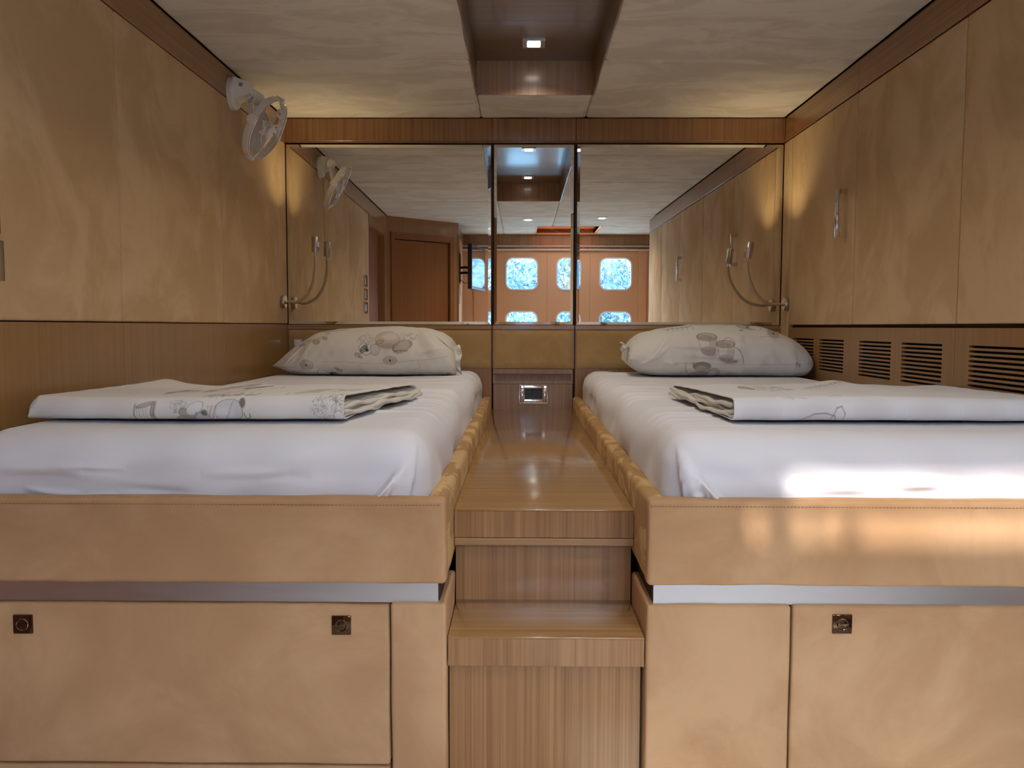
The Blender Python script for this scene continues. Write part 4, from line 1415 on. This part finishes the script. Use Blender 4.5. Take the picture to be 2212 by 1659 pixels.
ink.ell(800, 858, 12, 3.5, -0.3, INK, 0.6, 0.8).ell(822, 853, 6, 2.5, 0, None, 0, 0.7)
# jar on the front edge
for (xa, w_) in ((312, 1.4), (351, 2.4), (346, 1.6)):
    ink.line([(xa, 916), (xa - 2, 902), (xa + 2, 888)], w_, INK, 0.8)
for q in range(6):
    ink.line([(318 + 4.2 * q, 914), (317 + 4.2 * q, 890)], 0.6, INK, 0.45)
ink.ell(335, 888, 18, 3, -0.2, INK_L, 0.7, 0.6)
ink.coral(402, 890, 16, 8, 40)
ink.ell(412, 915, 20, 12, 0, srgb(196, 190, 188), 0.9, 0.7).ell(418, 902, 16, 8, 0.3, INK_L, 0.8, 0.5).ell(436, 893, 18, 8, -0.3, WHITE_INK, 0.95, 0.5)
ink.ell(452, 908, 14, 10, 0.2, srgb(204, 200, 200), 0.9, 0.7).ell(456, 899, 7, 4.5, 0, INK_D, 0.7).line([(437, 916), (434, 906), (440, 898)], 0.9, INK_D, 0.8)
for q in range(10):
    ink.line([(463 + 2 * q, 890), (466 + 2 * q, 914)], 0.5, INK, 0.5)
ink.ell(505, 898, 28, 17, 0.0, srgb(214, 210, 212), 0.95, 0.8).ell(496, 902, 20, 10, 0, WHITE_INK, 0.6, soft=6).line([(492, 915), (505, 900), (513, 884)], 0.8, INK, 0.6)
ink.ell(532, 886, 6, 8, -0.6, INK, 0.9, soft=2)
ink.arc(542, 900, 6, 10, 0, 180, 0.9, INK_D, 0.75)
ink.coral(706, 893, 34, 18, 150).coral(735, 880, 20, 10, 60)
ink.ell(730, 905, 10, 8, 0, WHITE_INK, 0.8, 0.6)
folded_cover(-0.945, -0.335, 1.560, 2.110, 0.046, ink, lambda x: 92 + (x + 0.93) * 1091, True, 'folded shell-print cover lying on the left bed', 3)
ink = Ink(1440, 2330, 832, 922, 2.6, srgb(226, 223, 224))
ink.coral(1510, 868, 22, 5, 40).ell(1520, 866, 16, 4, 0.3, INK_L, 0.7, 0.6).ell(1578, 880, 4, 2.5, 0.3, None, 0, 0.8).ell(1588, 881, 3, 2, 0.3, None, 0, 0.8)
ink.coral(1770, 853, 55, 6, 120).ell(1720, 852, 12, 3, 0, INK_L, 0.8, 0.8).ell(1800, 854, 16, 3, 0, WHITE_INK, 0.7, 0.7)
for q in range(10):
    ink.line([(1880 + 16 * q, 852 - q), (1890 + 16 * q, 850 - q), (1884 + 16 * q, 855 - q)], 0.7, INK, 0.7)
ink.line([(1730, 919), (1745, 907), (1765, 900), (1790, 899), (1810, 903), (1818, 917)], 1.0, INK, 0.8)
ink.line([(1802, 919), (1804, 905), (1812, 893), (1822, 891), (1830, 899), (1831, 918)], 0.9, INK, 0.75)
ink.line([(1700, 876), (1722, 880), (1712, 872), (1750, 880)], 0.8, INK_L, 0.7).line([(1800, 875), (1818, 872), (1828, 874)], 0.9, INK, 0.6)
for q in range(5):
    ink.ell(1650 + 120 * q, 898, 40, 14, 0, INK_L, 0.16, soft=14)
folded_cover(0.402, 1.050, 1.570, 2.160, 0.046, ink, lambda x: 1590 + (x - 0.402) * 1140, False, 'folded rope-print cover lying on the right bed', 6)

# ------------------------------------------------------------------ gooseneck reading lamps
def reading_lamp(xw, sgn, pts, head_dir, yb_, zb_, label, side_sw):
    t = thing('reading_lamp', label, 'lamp', (xw, yb_, zb_ - 0.028), 'gooseneck reading lamps')
    Geo().lathe((xw, yb_, zb_), (sgn, 0, 0), [(0, 0.0004), (0.0262, 0.0004), (0.0268, 0.002), (0.0268, 0.014), (0.0255, 0.016), (0, 0.016)], 40).build('wall_base', 'nickel', t, 35)
    Geo().lathe((xw + sgn * 0.016, yb_, zb_), (sgn, 0, 0), [(0, 0), (0.0235, 0), (0.0235, 0.0015), (0, 0.0015)], 40).build('base_cover', 'chrome', t, 35)
    Geo().tube([(xw + sgn * 0.016, yb_, zb_), (xw + sgn * 0.036, yb_, zb_)], 0.0040, 16).build('stem', 'nickel', t, 40)
    P = [Vector((xw + sgn * 0.034, yb_, zb_))] + [Vector(p) for p in pts]
    # smooth path through the points
    path = []
    Q = [P[0] * 2 - P[1]] + P + [P[-1] * 2 - P[-2]]
    for i in range(1, len(Q) - 2):
        for k_ in range(10):
            u = k_ / 10
            path.append(0.5 * ((2 * Q[i]) + (Q[i + 1] - Q[i - 1]) * u + (2 * Q[i - 1] - 5 * Q[i] + 4 * Q[i + 1] - Q[i + 2]) * u * u + (-Q[i - 1] + 3 * Q[i] - 3 * Q[i + 1] + Q[i + 2]) * u ** 3))
    path.append(P[-1])
    Geo().tube(path, 0.0062, 16).build('gooseneck', 'goose', t, 60)
    hd = Vector(head_dir).normalized()
    e = P[-1]
    Geo().tube([e - hd * 0.004, e + hd * 0.016], 0.0050, 16).build('head_joint', 'chrome', t, 40)
    h0 = e + hd * 0.014
    hl = 0.064
    hd_o = Geo().lathe(h0, hd, [(0, 0), (0.0140, 0), (0.0150, 0.001), (0.0150, hl - 0.001), (0.0143, hl), (0.0128, hl), (0.0126, hl - 0.010), (0, hl - 0.010)], 40).build('lamp_head', 'nickel', t, 35)
    ORIGIN[hd_o.name] = ORIGIN[t.name]
    Geo().lathe(h0 + hd * (hl - 0.0095), hd, [(0, 0), (0.0120, 0), (0.0120, 0.001), (0, 0.001)], 24).build('lens', 'lens', hd_o)
    sx = Vector(side_sw)
    c = h0 + hd * 0.033 + sx * 0.0155
    Geo().lathe(c - hd * 0.012, hd, [(0, 0), (0.0040, 0.001), (0.0046, 0.020), (0, 0.024)], 12).build('rocker_switch', 'chrome', hd_o, 40)
    l = bpy.data.lights.new('lamp_light', 'SPOT')
    l.energy = LAMP_W
    l.color = (1.0, 0.80, 0.44)
    l.spot_size = math.radians(116)
    l.spot_blend = 1.0
    l.shadow_soft_size = 0.014
    lo = bpy.data.objects.new('lamp_light', l)
    link(lo)
    lo.location = h0 + hd * (hl + 0.001)
    lo.rotation_euler = hd.to_track_quat('-Z', 'Y').to_euler()
LAMP_W = 3.3
reading_lamp(XL, 1, [(-0.918, 3.408, 0.0990), (-0.880, 3.402, 0.1200), (-0.8520, 3.396, 0.1600), (-0.8390, 3.390, 0.2050), (-0.8340, 3.388, 0.2450), (-0.8335, 3.388, 0.2830)],
             (0.02, -0.05, 1), 3.410, 0.0990, 'brushed gooseneck reading lamp by the left bed', (0.8, -0.6, 0))
reading_lamp(XR, -1, [(1.0180, 3.404, 0.0930), (0.9760, 3.390, 0.1060), (0.9400, 3.376, 0.1380), (0.9150, 3.362, 0.1800), (0.9000, 3.352, 0.2250), (0.8960, 3.350, 0.2600)],
             (0.16, -0.06, 1), 3.410, 0.0935, 'brushed gooseneck reading lamp by the right bed', (-0.8, -0.6, 0))

# ------------------------------------------------------------------ downlights
def downlight(x, y, z, label, power, spread):
    t = thing('downlight', label, 'ceiling light', (x, y, z - 0.005), 'square recessed downlights')
    s_, h_ = 0.039, 0.023
    v, f = plate([(x - s_, y - s_), (x + s_, y - s_), (x + s_, y + s_), (x - s_, y + s_)], [rounded_rect(x - h_, x + h_, y - h_, y + h_, 0.006, 4)], 0.005,
                 lambda u, w, q: (u, w, z - 0.005 + q))
    obj('trim', v, f, 'nickel', t)
    v, f = plate(rounded_rect(x - h_ + 0.0005, x + h_ - 0.0005, y - h_ + 0.0005, y + h_ - 0.0005, 0.0055, 4), [], 0.006, lambda u, w, q: (u, w, z - 0.0075 + q))
    obj('lens', v, f, 'lens', t)
    l = bpy.data.lights.new('downlight_light', 'SPOT')
    l.energy = power
    l.color = (1.0, 0.90, 0.74)
    l.spot_size = math.radians(spread)
    l.spot_blend = 0.7
    l.shadow_soft_size = 0.02
    lo = bpy.data.objects.new('downlight_light', l)
    link(lo)
    lo.location = (x, y, z - 0.010)
DL_W = 13.0
downlight(0.040, 2.963, RZ, 'square downlight in the ceiling recess nearest the mirrors', DL_W, 140)
downlight(0.038, 2.300, RZ, 'middle square downlight of the ceiling recess', DL_W, 140)
downlight(0.040, 1.434, RZ, 'square downlight at the far end of the recess, seen in the mirror', DL_W, 140)
downlight(0.051, 0.268, ZC, 'square downlight in the pale ceiling before the hatch, seen in the middle mirror', DL_W, 140)
downlight(0.680, 0.380, ZC, 'square downlight in the pale ceiling seen in the right mirror', DL_W, 140)

# ------------------------------------------------------------------ power outlet in the centre column
t = thing('power_outlet', 'chrome framed black power outlet at the head of the walkway', 'power outlet', (SKX, yb0, SKZ - 0.039))
yo = yb0 - 0.0045
v, f = plate([(SKX - 0.0585, SKZ - 0.0385), (SKX + 0.0585, SKZ - 0.0385), (SKX + 0.0585, SKZ + 0.0390), (SKX - 0.0585, SKZ + 0.0390)],
             [[(SKX - 0.038, SKZ - 0.021), (SKX + 0.038, SKZ - 0.021), (SKX + 0.038, SKZ + 0.024), (SKX - 0.038, SKZ + 0.024)]], 0.003,
             lambda u, w, q: (u, yo - 0.003 + q, w))
fr = obj('frame', v, f, 'chrome', t)
def half_round(name, x0, x1, z, r, squash, mat):
    g_ = Geo()
    n = 14
    V, F = [], []
    for x in (x0, x1):
        for k_ in range(n + 1):
            a_ = math.pi * k_ / n - math.pi / 2
            V.append((x, yo - 0.003 - r * squash * math.cos(a_), z + r * math.sin(a_)))
    for k_ in range(n):
        F.append([k_, k_ + 1, n + 2 + k_, n + 1 + k_])
    F.append(list(range(n + 1)))
    F.append(list(range(n + 1, 2 * n + 2))[::-1])
    return g_.add(V, F).build(name, mat, t, 40)
half_round('hood', SKX - 0.037, SKX + 0.037, SKZ + 0.030, 0.0085, 1.3, 'chrome')
half_round('lower_lip', SKX - 0.037, SKX + 0.037, SKZ - 0.028, 0.0065, 1.0, 'chrome')
for sx in (-1, 1):
    g_ = Geo().box(SKX + sx * 0.048 - 0.0095, SKX + sx * 0.048 + 0.0095, yo - 0.0075, yo - 0.002, SKZ - 0.036, SKZ + 0.036, 0.003, 3)
    g_.build('side_cheek', 'chrome', t, 40)
v, f = plate([(SKX - 0.0375, SKZ - 0.021), (SKX + 0.0375, SKZ - 0.021), (SKX + 0.0375, SKZ + 0.0235), (SKX - 0.0375, SKZ + 0.0235)],
             [[(SKX - 0.0135 + 0.0185 * math.cos(a_ * math.pi / 16), SKZ + 0.001 + 0.0185 * math.sin(a_ * math.pi / 16)) for a_ in range(32)]], 0.010,
             lambda u, w, q: (u, yo + q, w))
mod = obj('socket_block', v, f, 'black_plastic', t)
ORIGIN[mod.name] = ORIGIN[t.name]
Geo().lathe((SKX - 0.0135, yo + 0.0085, SKZ + 0.001), (0, -1, 0), [(0, 0), (0.0190, 0), (0.0190, 0.004), (0, 0.004)], 32).build('socket_well', 'black_plastic', t, 40)
for (dx, dz) in ((-0.0085, -0.001), (0.0085, -0.001)):
    Geo().lathe((SKX - 0.0135 + dx, yo + 0.0044, SKZ + 0.001 + dz), (0, -1, 0), [(0, 0), (0.0028, 0), (0.0028, 0.0004), (0, 0.0004)], 16).build('pin_hole', 'black_cavity', t)
Geo().lathe((SKX - 0.0135, yo + 0.0044, SKZ + 0.0105), (0, -1, 0), [(0, 0), (0.0022, 0), (0.0022, 0.006), (0.0010, 0.008), (0, 0.008)], 16).build('earth_pin', 'nickel', t, 40)
box('blank_module', SKX + 0.0125, SKX + 0.036, yo - 0.001, yo + 0.002, SKZ - 0.0195, SKZ + 0.022, 'black_plastic', t, 0.0005, 1)

# small bright switch on the headboard beside the left pillow
t = thing('wall_switch', 'small bright switch plate on the headboard beside the left pillow', 'switch', (-0.936, YB - 0.016, -0.085))
box('plate', -0.952, -0.918, YB - 0.0185, YB - 0.0125, -0.084, -0.056, 'chrome', t, 0.001, 1)
box('rocker', -0.947, -0.931, YB - 0.0205, YB - 0.018, -0.080, -0.060, 'white_plastic', t, 0.001, 1)
# three chrome plates at the end of the left panelling
for k_, (zz, lb) in enumerate(((0.257, 'topmost chrome plate at the left doorway edge, seen in the mirror'), (0.170, 'middle chrome plate at the left doorway edge, seen in the mirror'), (0.083, 'lowest chrome plate at the left doorway edge, peeking in at the left picture edge'))):
    YP = 1.5675 if zz < 0.1 else 1.560
    t = thing('switch_plate', lb, 'switch', (XL, 1.51, zz), 'chrome plates beside the doorway')
    v, f = plate([(1.440, zz), (YP, zz), (YP, zz + 0.075), (1.440, zz + 0.075)], [[(1.456, zz + 0.012), (1.544, zz + 0.012), (1.544, zz + 0.063), (1.456, zz + 0.063)]], 0.008,
                 lambda u, w, q: (XL + q, u, w))
    obj('frame', v, f, 'chrome', t)
    box('rocker', XL + 0.001, XL + 0.006, 1.459, 1.499, zz + 0.014, zz + 0.061, 'black_plastic', t, 0.001, 1)
    box('rocker', XL + 0.001, XL + 0.007, 1.502, 1.541, zz + 0.014, zz + 0.061, 'nickel', t, 0.001, 1)
t = thing('light_switch', 'chrome light switch on the television wall, seen in the left mirror', 'switch', (XT, -0.06, 0.19))
box('plate', XT, XT + 0.010, -0.10, -0.02, 0.190, 0.275, 'chrome', t, 0.002, 2)
box('rocker', XT + 0.009, XT + 0.014, -0.08, -0.04, 0.205, 0.260, 'nickel', t, 0.002, 2)

# ------------------------------------------------------------------ television on its bracket
t = thing('television', 'slim black television on the side wall, seen in the left mirror', 'television', (-0.30, -0.30, 0.31))
P0, P1 = Vector((-0.335, 0.000, 0)), Vector((-0.235, -0.600, 0))
td = (P1 - P0).normalized()
tn = Vector((td.y, -td.x, 0))
if tn.x < 0:
    tn = -tn
def tv_box(name, u0, u1, z0, z1, w0, w1, mat, par):
    V = [tuple(P0 + td * u + tn * w + Vector((0, 0, z))) for u in (u0, u1) for z in (z0, z1) for w in (w0, w1)]
    F = [[0, 1, 3, 2], [4, 6, 7, 5], [0, 4, 5, 1], [2, 3, 7, 6], [0, 2, 6, 4], [1, 5, 7, 3]]
    return Geo().add(V, F).build(name, mat, par)
TW = (P1 - P0).length
tv_box('casing', 0, TW, 0.315, 0.690, -0.035, 0, 'black_plastic', t)
tv_box('screen', 0.016, TW - 0.016, 0.340, 0.675, 0, 0.001, 'tv_screen', t)
tv_box('rear_cover', 0.12, TW - 0.12, 0.36, 0.62, -0.055, -0.035, 'black_plastic', t)
b_ = thing('wall_bracket', 'black television bracket on the side wall, seen in the left mirror', 'bracket', (XT, -0.2, 0.37))
box('wall_plate', XT, XT + 0.012, -0.26, -0.10, 0.370, 0.620, 'black_plastic', b_, 0.002, 1)
Geo().tube([(XT + 0.01, -0.18, 0.50), (XT + 0.055, -0.10, 0.50), (-0.375, -0.16, 0.50)], 0.010, 10).build('arm', 'black_plastic', b_, 40)
Geo().tube([(XT + 0.01, -0.18, 0.455), (XT + 0.055, -0.10, 0.455), (-0.375, -0.16, 0.455)], 0.010, 10).build('arm', 'black_plastic', b_, 40)
Geo().tube([(XT + 0.012, -0.15, 0.40), (XT + 0.05, -0.10, 0.365), (-0.37, -0.12, 0.375), (-0.366, -0.14, 0.40)], 0.003, 8).build('cable', 'black_plastic', b_, 60)

# ------------------------------------------------------------------ cabin fan on the left wall
fan = thing('cabin_fan', 'white three-bladed cabin fan clamped high on the left wall', 'fan', (XL + 0.001, 2.83, 0.70))
FC = Vector((-0.8840, 2.900, 0.6770))
fn = Vector((0.88, -0.07, -0.50)).normalized()
fy = (Vector((0, 1, 0)) - fn * fn.y).normalized()
fwv = fn.cross(fy).normalized()
def fp(n_, y_, w_):
    return FC + fn * n_ + fy * y_ + fwv * w_
R = 0.1095
# wall base: oval foot and stepped housing
g_ = Geo()
ov = []
for k_ in range(36):
    a_ = 2 * math.pi * k_ / 36
    ov.append((2.850 + 0.047 * math.cos(a_), 0.778 + 0.054 * math.sin(a_)))
def oval_prism(scale0, x0, scale1, x1):
    V = [(x0, 2.850 + (y - 2.850) * scale0, 0.778 + (z - 0.778) * scale0) for y, z in ov] + [(x1, 2.850 + (y - 2.850) * scale1, 0.778 + (z - 0.778) * scale1) for y, z in ov]
    n = len(ov)
    F = [[k_, (k_ + 1) % n, n + (k_ + 1) % n, n + k_] for k_ in range(n)] + [list(range(n))[::-1], list(range(n, 2 * n))]
    return V, F
g_.add(*oval_prism(1.0, XL + 0.0012, 1.0, XL + 0.016))
g_.add(*oval_prism(0.99, XL + 0.016, 0.90, XL + 0.024))
g_.build('wall_base', 'white_plastic', fan, 30)
V = [(XL + 0.020, 2.815, 0.752), (XL + 0.020, 2.885, 0.752), (XL + 0.020, 2.885, 0.826), (XL + 0.020, 2.815, 0.826),
     (XL + 0.074, 2.832, 0.776), (XL + 0.074, 2.880, 0.776), (XL + 0.066, 2.880, 0.814), (XL + 0.066, 2.832, 0.814)]
Geo().add(V, [[0, 1, 2, 3], [4, 7, 6, 5], [0, 4, 5, 1], [1, 5, 6, 2], [2, 6, 7, 3], [3, 7, 4, 0]]).build('housing', 'white_plastic', fan)
g_ = Geo()
J = Vector((-0.916, 2.888, 0.782))
prof = []
for k_ in range(13):
    prof += [(0.0215 if k_ % 2 == 0 else 0.0190, -0.030 + k_ * 0.005), (0.0215 if k_ % 2 == 0 else 0.0190, -0.0255 + k_ * 0.005)]
g_.lathe(J, (0.35, 1, -0.12), [(0, -0.030)] + prof + [(0, 0.034)], 28)
g_.build('ribbed_hinge', 'white_plastic', fan, 30)
box('speed_button', XL + 0.040, XL + 0.052, 2.816, 2.821, 0.794, 0.806, 'nickel', fan, 0.001, 1)
# yoke
for sy in (-1, 1):
    g_ = Geo()
    pv = fp(0.002, sy * (R + 0.006), 0)
    a_ = J + Vector((0.004, sy * 0.022, -0.010))
    m_ = a_.lerp(pv, 0.35) + Vector((0, sy * 0.012, 0))
    path = [a_ + Vector((-0.006, 0, 0.012)), a_, m_, pv]
    for i in range(3):
        p, q = path[i], path[i + 1]
        d_ = (q - p).normalized()
        s1 = d_.cross(fy).normalized() * 0.0085
        s2 = d_.cross(s1).normalized() * 0.0028
        V = [p + s1 + s2, p - s1 + s2, p - s1 - s2, p + s1 - s2, q + s1 + s2, q - s1 + s2, q - s1 - s2, q + s1 - s2]
        g_.add([tuple(x) for x in V], [[0, 1, 2, 3], [4, 7, 6, 5], [0, 4, 5, 1], [1, 5, 6, 2], [2, 6, 7, 3], [3, 7, 4, 0]])
    g_.build('yoke_arm', 'white_plastic', fan)
for sy in (-1, 1):
    Geo().lathe(fp(0.002, sy * (R + 0.002), 0), (0, sy, 0), [(0, -0.002), (0.0150, -0.002), (0.0158, 0.001), (0.0158, 0.009), (0.0140, 0.011), (0, 0.0112)], 28).build('pivot_cap', 'white_plastic', fan, 35)
# ring housing
Geo().lathe(FC, fn, [(R, -0.010), (R + 0.002, -0.008), (R + 0.002, 0.012), (R, 0.014), (R - 0.003, 0.012), (R - 0.003, -0.008)], 72, True).build('ring', 'white_plastic', fan, 35)
for w_ in (-1, 1):
    g_ = Geo()
    g_.lathe(fp(0.0, 0, w_ * (R + 0.004)), fn, [(0, -0.014), (0.0050, -0.013), (0.0056, 0.012), (0.0048, 0.018), (0, 0.019)], 14)
    g_.build('clip', 'white_plastic', fan, 40)
# chrome guard
g_ = Geo()
def ring_wire(r_, n_, rad):
    pts = [fp(n_, r_ * math.cos(2 * math.pi * k_ / 64), r_ * math.sin(2 * math.pi * k_ / 64)) for k_ in range(65)]
    g_.tube(pts, rad, 8, False)
ring_wire(R - 0.001, 0.016, 0.0025)
ring_wire(0.058, 0.027, 0.0019)
for k_ in range(3):
    a_ = math.radians(90 + 120 * k_ + 60)
    pts = []
    for q in range(9):
        rr = 0.018 + (R - 0.019) * q / 8
        nn = 0.030 - 0.014 * (q / 8) ** 2
        pts.append(fp(nn, rr * math.cos(a_), rr * math.sin(a_)))
    g_.tube(pts, 0.0018, 8)
g_.build('wire_guard', 'chrome', fan, 60)
Geo().lathe(FC, fn, [(0, 0.036), (0.006, 0.0355), (0.018, 0.0335), (0.0215, 0.031), (0.0215, 0.027), (0, 0.027)], 32).build('guard_badge', 'white_plastic', fan, 40)
Geo().lathe(FC, fn, [(0, 0.048), (0.0035, 0.047), (0.004, 0.036), (0, 0.034)], 12).build('badge_pin', 'chrome', fan, 40)
# motor and three blades
Geo().lathe(FC, fn, [(0, -0.034), (0.020, -0.033), (0.024, -0.028), (0.024, 0.004), (0.018, 0.014), (0, 0.016)], 32).build('motor', 'white_plastic', fan, 40)
for k_ in range(3):
    a0 = math.radians(35 + 120 * k_)
    n1, n2 = 10, 12
    V = []
    for side_ in (0, 1):
        for j in range(n2):
            q = j / (n2 - 1)
            rr = 0.018 + 0.078 * q
            half = math.radians(20 + 26 * math.sin(math.pi * min(1, 0.25 + 0.75 * q)) * (1 - 0.5 * q ** 3))
            for i in range(n1):
                p = i / (n1 - 1) * 2 - 1
                aa = a0 + half * p + 0.35 * q
                rr2 = rr - 0.010 * p * p * q
                V.append(fp(-0.004 + 0.012 * p * (1 - 0.4 * q) + (0.0012 if side_ else 0), rr2 * math.cos(aa), rr2 * math.sin(aa)))
    F = grid_faces(n1, n2) + [x[::-1] for x in grid_faces(n1, n2, False, n1 * n2)]
    obj('blade', [tuple(x) for x in V], F, 'clear_blade', fan, smooth=60)
# rear spokes that carry the motor
for k_ in range(3):
    a_ = math.radians(20 + 120 * k_)
    Geo().tube([fp(-0.024, 0.018 * math.cos(a_), 0.018 * math.sin(a_)), fp(-0.006, (R - 0.002) * math.cos(a_), (R - 0.002) * math.sin(a_))], 0.0035, 8).build('rear_spoke', 'white_plastic', fan, 40)

# ------------------------------------------------------------------ outside: water, wooded shore
m, nt, b = new_mat('sea_water')
b.inputs['Base Color'].default_value = srgb(130, 168, 172)
b.inputs['Roughness'].default_value = 0.12
nz_ = nt.nodes.new('ShaderNodeTexNoise'); nz_.inputs['Scale'].default_value = 1.5
bp_ = nt.nodes.new('ShaderNodeBump'); bp_.inputs['Strength'].default_value = 0.6
tc_ = nt.nodes.new('ShaderNodeTexCoord')
nt.links.new(tc_.outputs['Object'], nz_.inputs['Vector']); nt.links.new(nz_.outputs['Fac'], bp_.inputs['Height']); nt.links.new(bp_.outputs[0], b.inputs['Normal'])
M['sea'] = m
sea = box('sea', -90, 90, -15.2, YW - 0.6, -1.80, -1.60, 'sea')
tag(sea, 'calm blue green water outside the windows', 'water', kind='stuff')
m, nt, b = new_mat('wooded_hill')
n_ = nt.nodes.new('ShaderNodeTexNoise'); n_.inputs['Scale'].default_value = 1.4; n_.inputs['Detail'].default_value = 8
rp = nt.nodes.new('ShaderNodeValToRGB')
rp.color_ramp.elements[0].position = 0.35; rp.color_ramp.elements[1].position = 0.68
rp.color_ramp.elements[0].color = srgb(46, 66, 90); rp.color_ramp.elements[1].color = srgb(68, 90, 110)  # distance haze put into the hill colours as blue-grey
tc_ = nt.nodes.new('ShaderNodeTexCoord')
nt.links.new(tc_.outputs['Object'], n_.inputs['Vector']); nt.links.new(n_.outputs['Fac'], rp.inputs[0]); nt.links.new(rp.outputs[0], b.inputs['Base Color'])
b.inputs['Roughness'].default_value = 0.95
M['hill'] = m
nx_, ny_ = 90, 24
V = []
for j in range(ny_):
    for i in range(nx_):
        x = -60 + 120 * i / (nx_ - 1); q = j / (ny_ - 1)
        z = -1.62 + 8.0 * q ** 1.25 + 1.2 * math.sin(x * 0.21) * q + 0.35 * math.sin(x * 1.7 + q * 9) * math.sin(q * 3.1)
        V.append((x, -15.2 - 30 * q, z))
hill = obj('hillside', V, grid_faces(nx_, ny_), 'hill', None, smooth=180)
tag(hill, 'wooded hillside beyond the water, seen through the windows', 'hill', kind='stuff')
m = bpy.data.materials.new('leaf'); m.use_nodes = True
nt = m.node_tree; b = nt.nodes['Principled BSDF']
oi = nt.nodes.new('ShaderNodeTexNoise'); oi.inputs['Scale'].default_value = 2.0
rp = nt.nodes.new('ShaderNodeValToRGB')
rp.color_ramp.elements[0].color = srgb(52, 74, 92); rp.color_ramp.elements[1].color = srgb(104, 132, 134)  # leaf colours shifted to blue, haze painted in
rp.color_ramp.elements[0].position = 0.35; rp.color_ramp.elements[1].position = 0.65
tc_ = nt.nodes.new('ShaderNodeTexCoord')
nt.links.new(tc_.outputs['Object'], oi.inputs['Vector']); nt.links.new(oi.outputs['Fac'], rp.inputs[0]); nt.links.new(rp.outputs[0], b.inputs['Base Color'])
tl = nt.nodes.new('ShaderNodeBsdfTranslucent'); nt.links.new(rp.outputs[0], tl.inputs[0])
mx = nt.nodes.new('ShaderNodeMixShader'); mx.inputs[0].default_value = 0.45
ou = nt.nodes['Material Output']
nt.links.new(b.outputs[0], mx.inputs[1]); nt.links.new(tl.outputs[0], mx.inputs[2]); nt.links.new(mx.outputs[0], ou.inputs[0])
b.inputs['Roughness'].default_value = 0.6
M['leaf'] = m
M['bark'] = plain('bark', srgb(92, 78, 66), 0.9)
def tree(x, y, h, w, seed, n=5200):
    rs = np.random.RandomState(seed)
    t = thing('shore_tree', 'leafy tree on the shore beyond the windows, seen in the mirrors', 'tree', (x, y, -1.6), 'trees on the shore')
    g_ = Geo().tube([(x, y, -1.6), (x + 0.1 * rs.randn(), y, -1.6 + h * 0.4), (x + 0.2 * rs.randn(), y, -1.6 + h * 0.8)], [0.14, 0.09, 0.03], 8)
    for k_ in range(6):
        a_ = rs.rand() * 6.28; z0 = -1.6 + h * (0.3 + 0.4 * rs.rand())
        g_.tube([(x, y, z0), (x + 0.35 * w * math.cos(a_), y + 0.35 * w * math.sin(a_), z0 + 0.2 * h)], [0.05, 0.015], 6)
    g_.build('trunk', 'bark', t, 60)
    # leaves gathered in clumps
    nc = 16
    cen = np.stack([x + w * 0.42 * rs.randn(nc) * 0.8, y + w * 0.3 * rs.randn(nc), -1.6 + h * (0.32 + 0.6 * rs.rand(nc))], -1)
    c = cen[rs.randint(0, nc, n)] + rs.randn(n, 3) * np.array([w * 0.13, w * 0.13, h * 0.075])
    u = rs.randn(n, 3); u /= np.linalg.norm(u, axis=1, keepdims=True)
    v_ = np.cross(u, rs.randn(n, 3)); v_ /= np.linalg.norm(v_, axis=1, keepdims=True)
    s_ = (0.05 + 0.05 * rs.rand(n))[:, None]
    V = np.stack([c - u * s_, c + v_ * s_ * 0.5, c + u * s_, c - v_ * s_ * 0.5], 1).reshape(-1, 3)
    F = np.arange(4 * n).reshape(-1, 4)
    o = obj('foliage', V, F, 'leaf', t)
    o['kind'] = 'stuff'
for k_, (x, y, h, w) in enumerate(((-7.5, -20, 5.2, 3.2), (-4.2, -17.5, 4.6, 3.0), (-1.2, -19, 5.4, 3.2), (1.4, -16.5, 4.4, 2.8), (4.0, -18.5, 5.3, 3.2), (6.8, -17, 4.6, 3.0), (10.0, -20, 5.6, 3.4))):
    tree(x, y, h, w, 100 + k_)
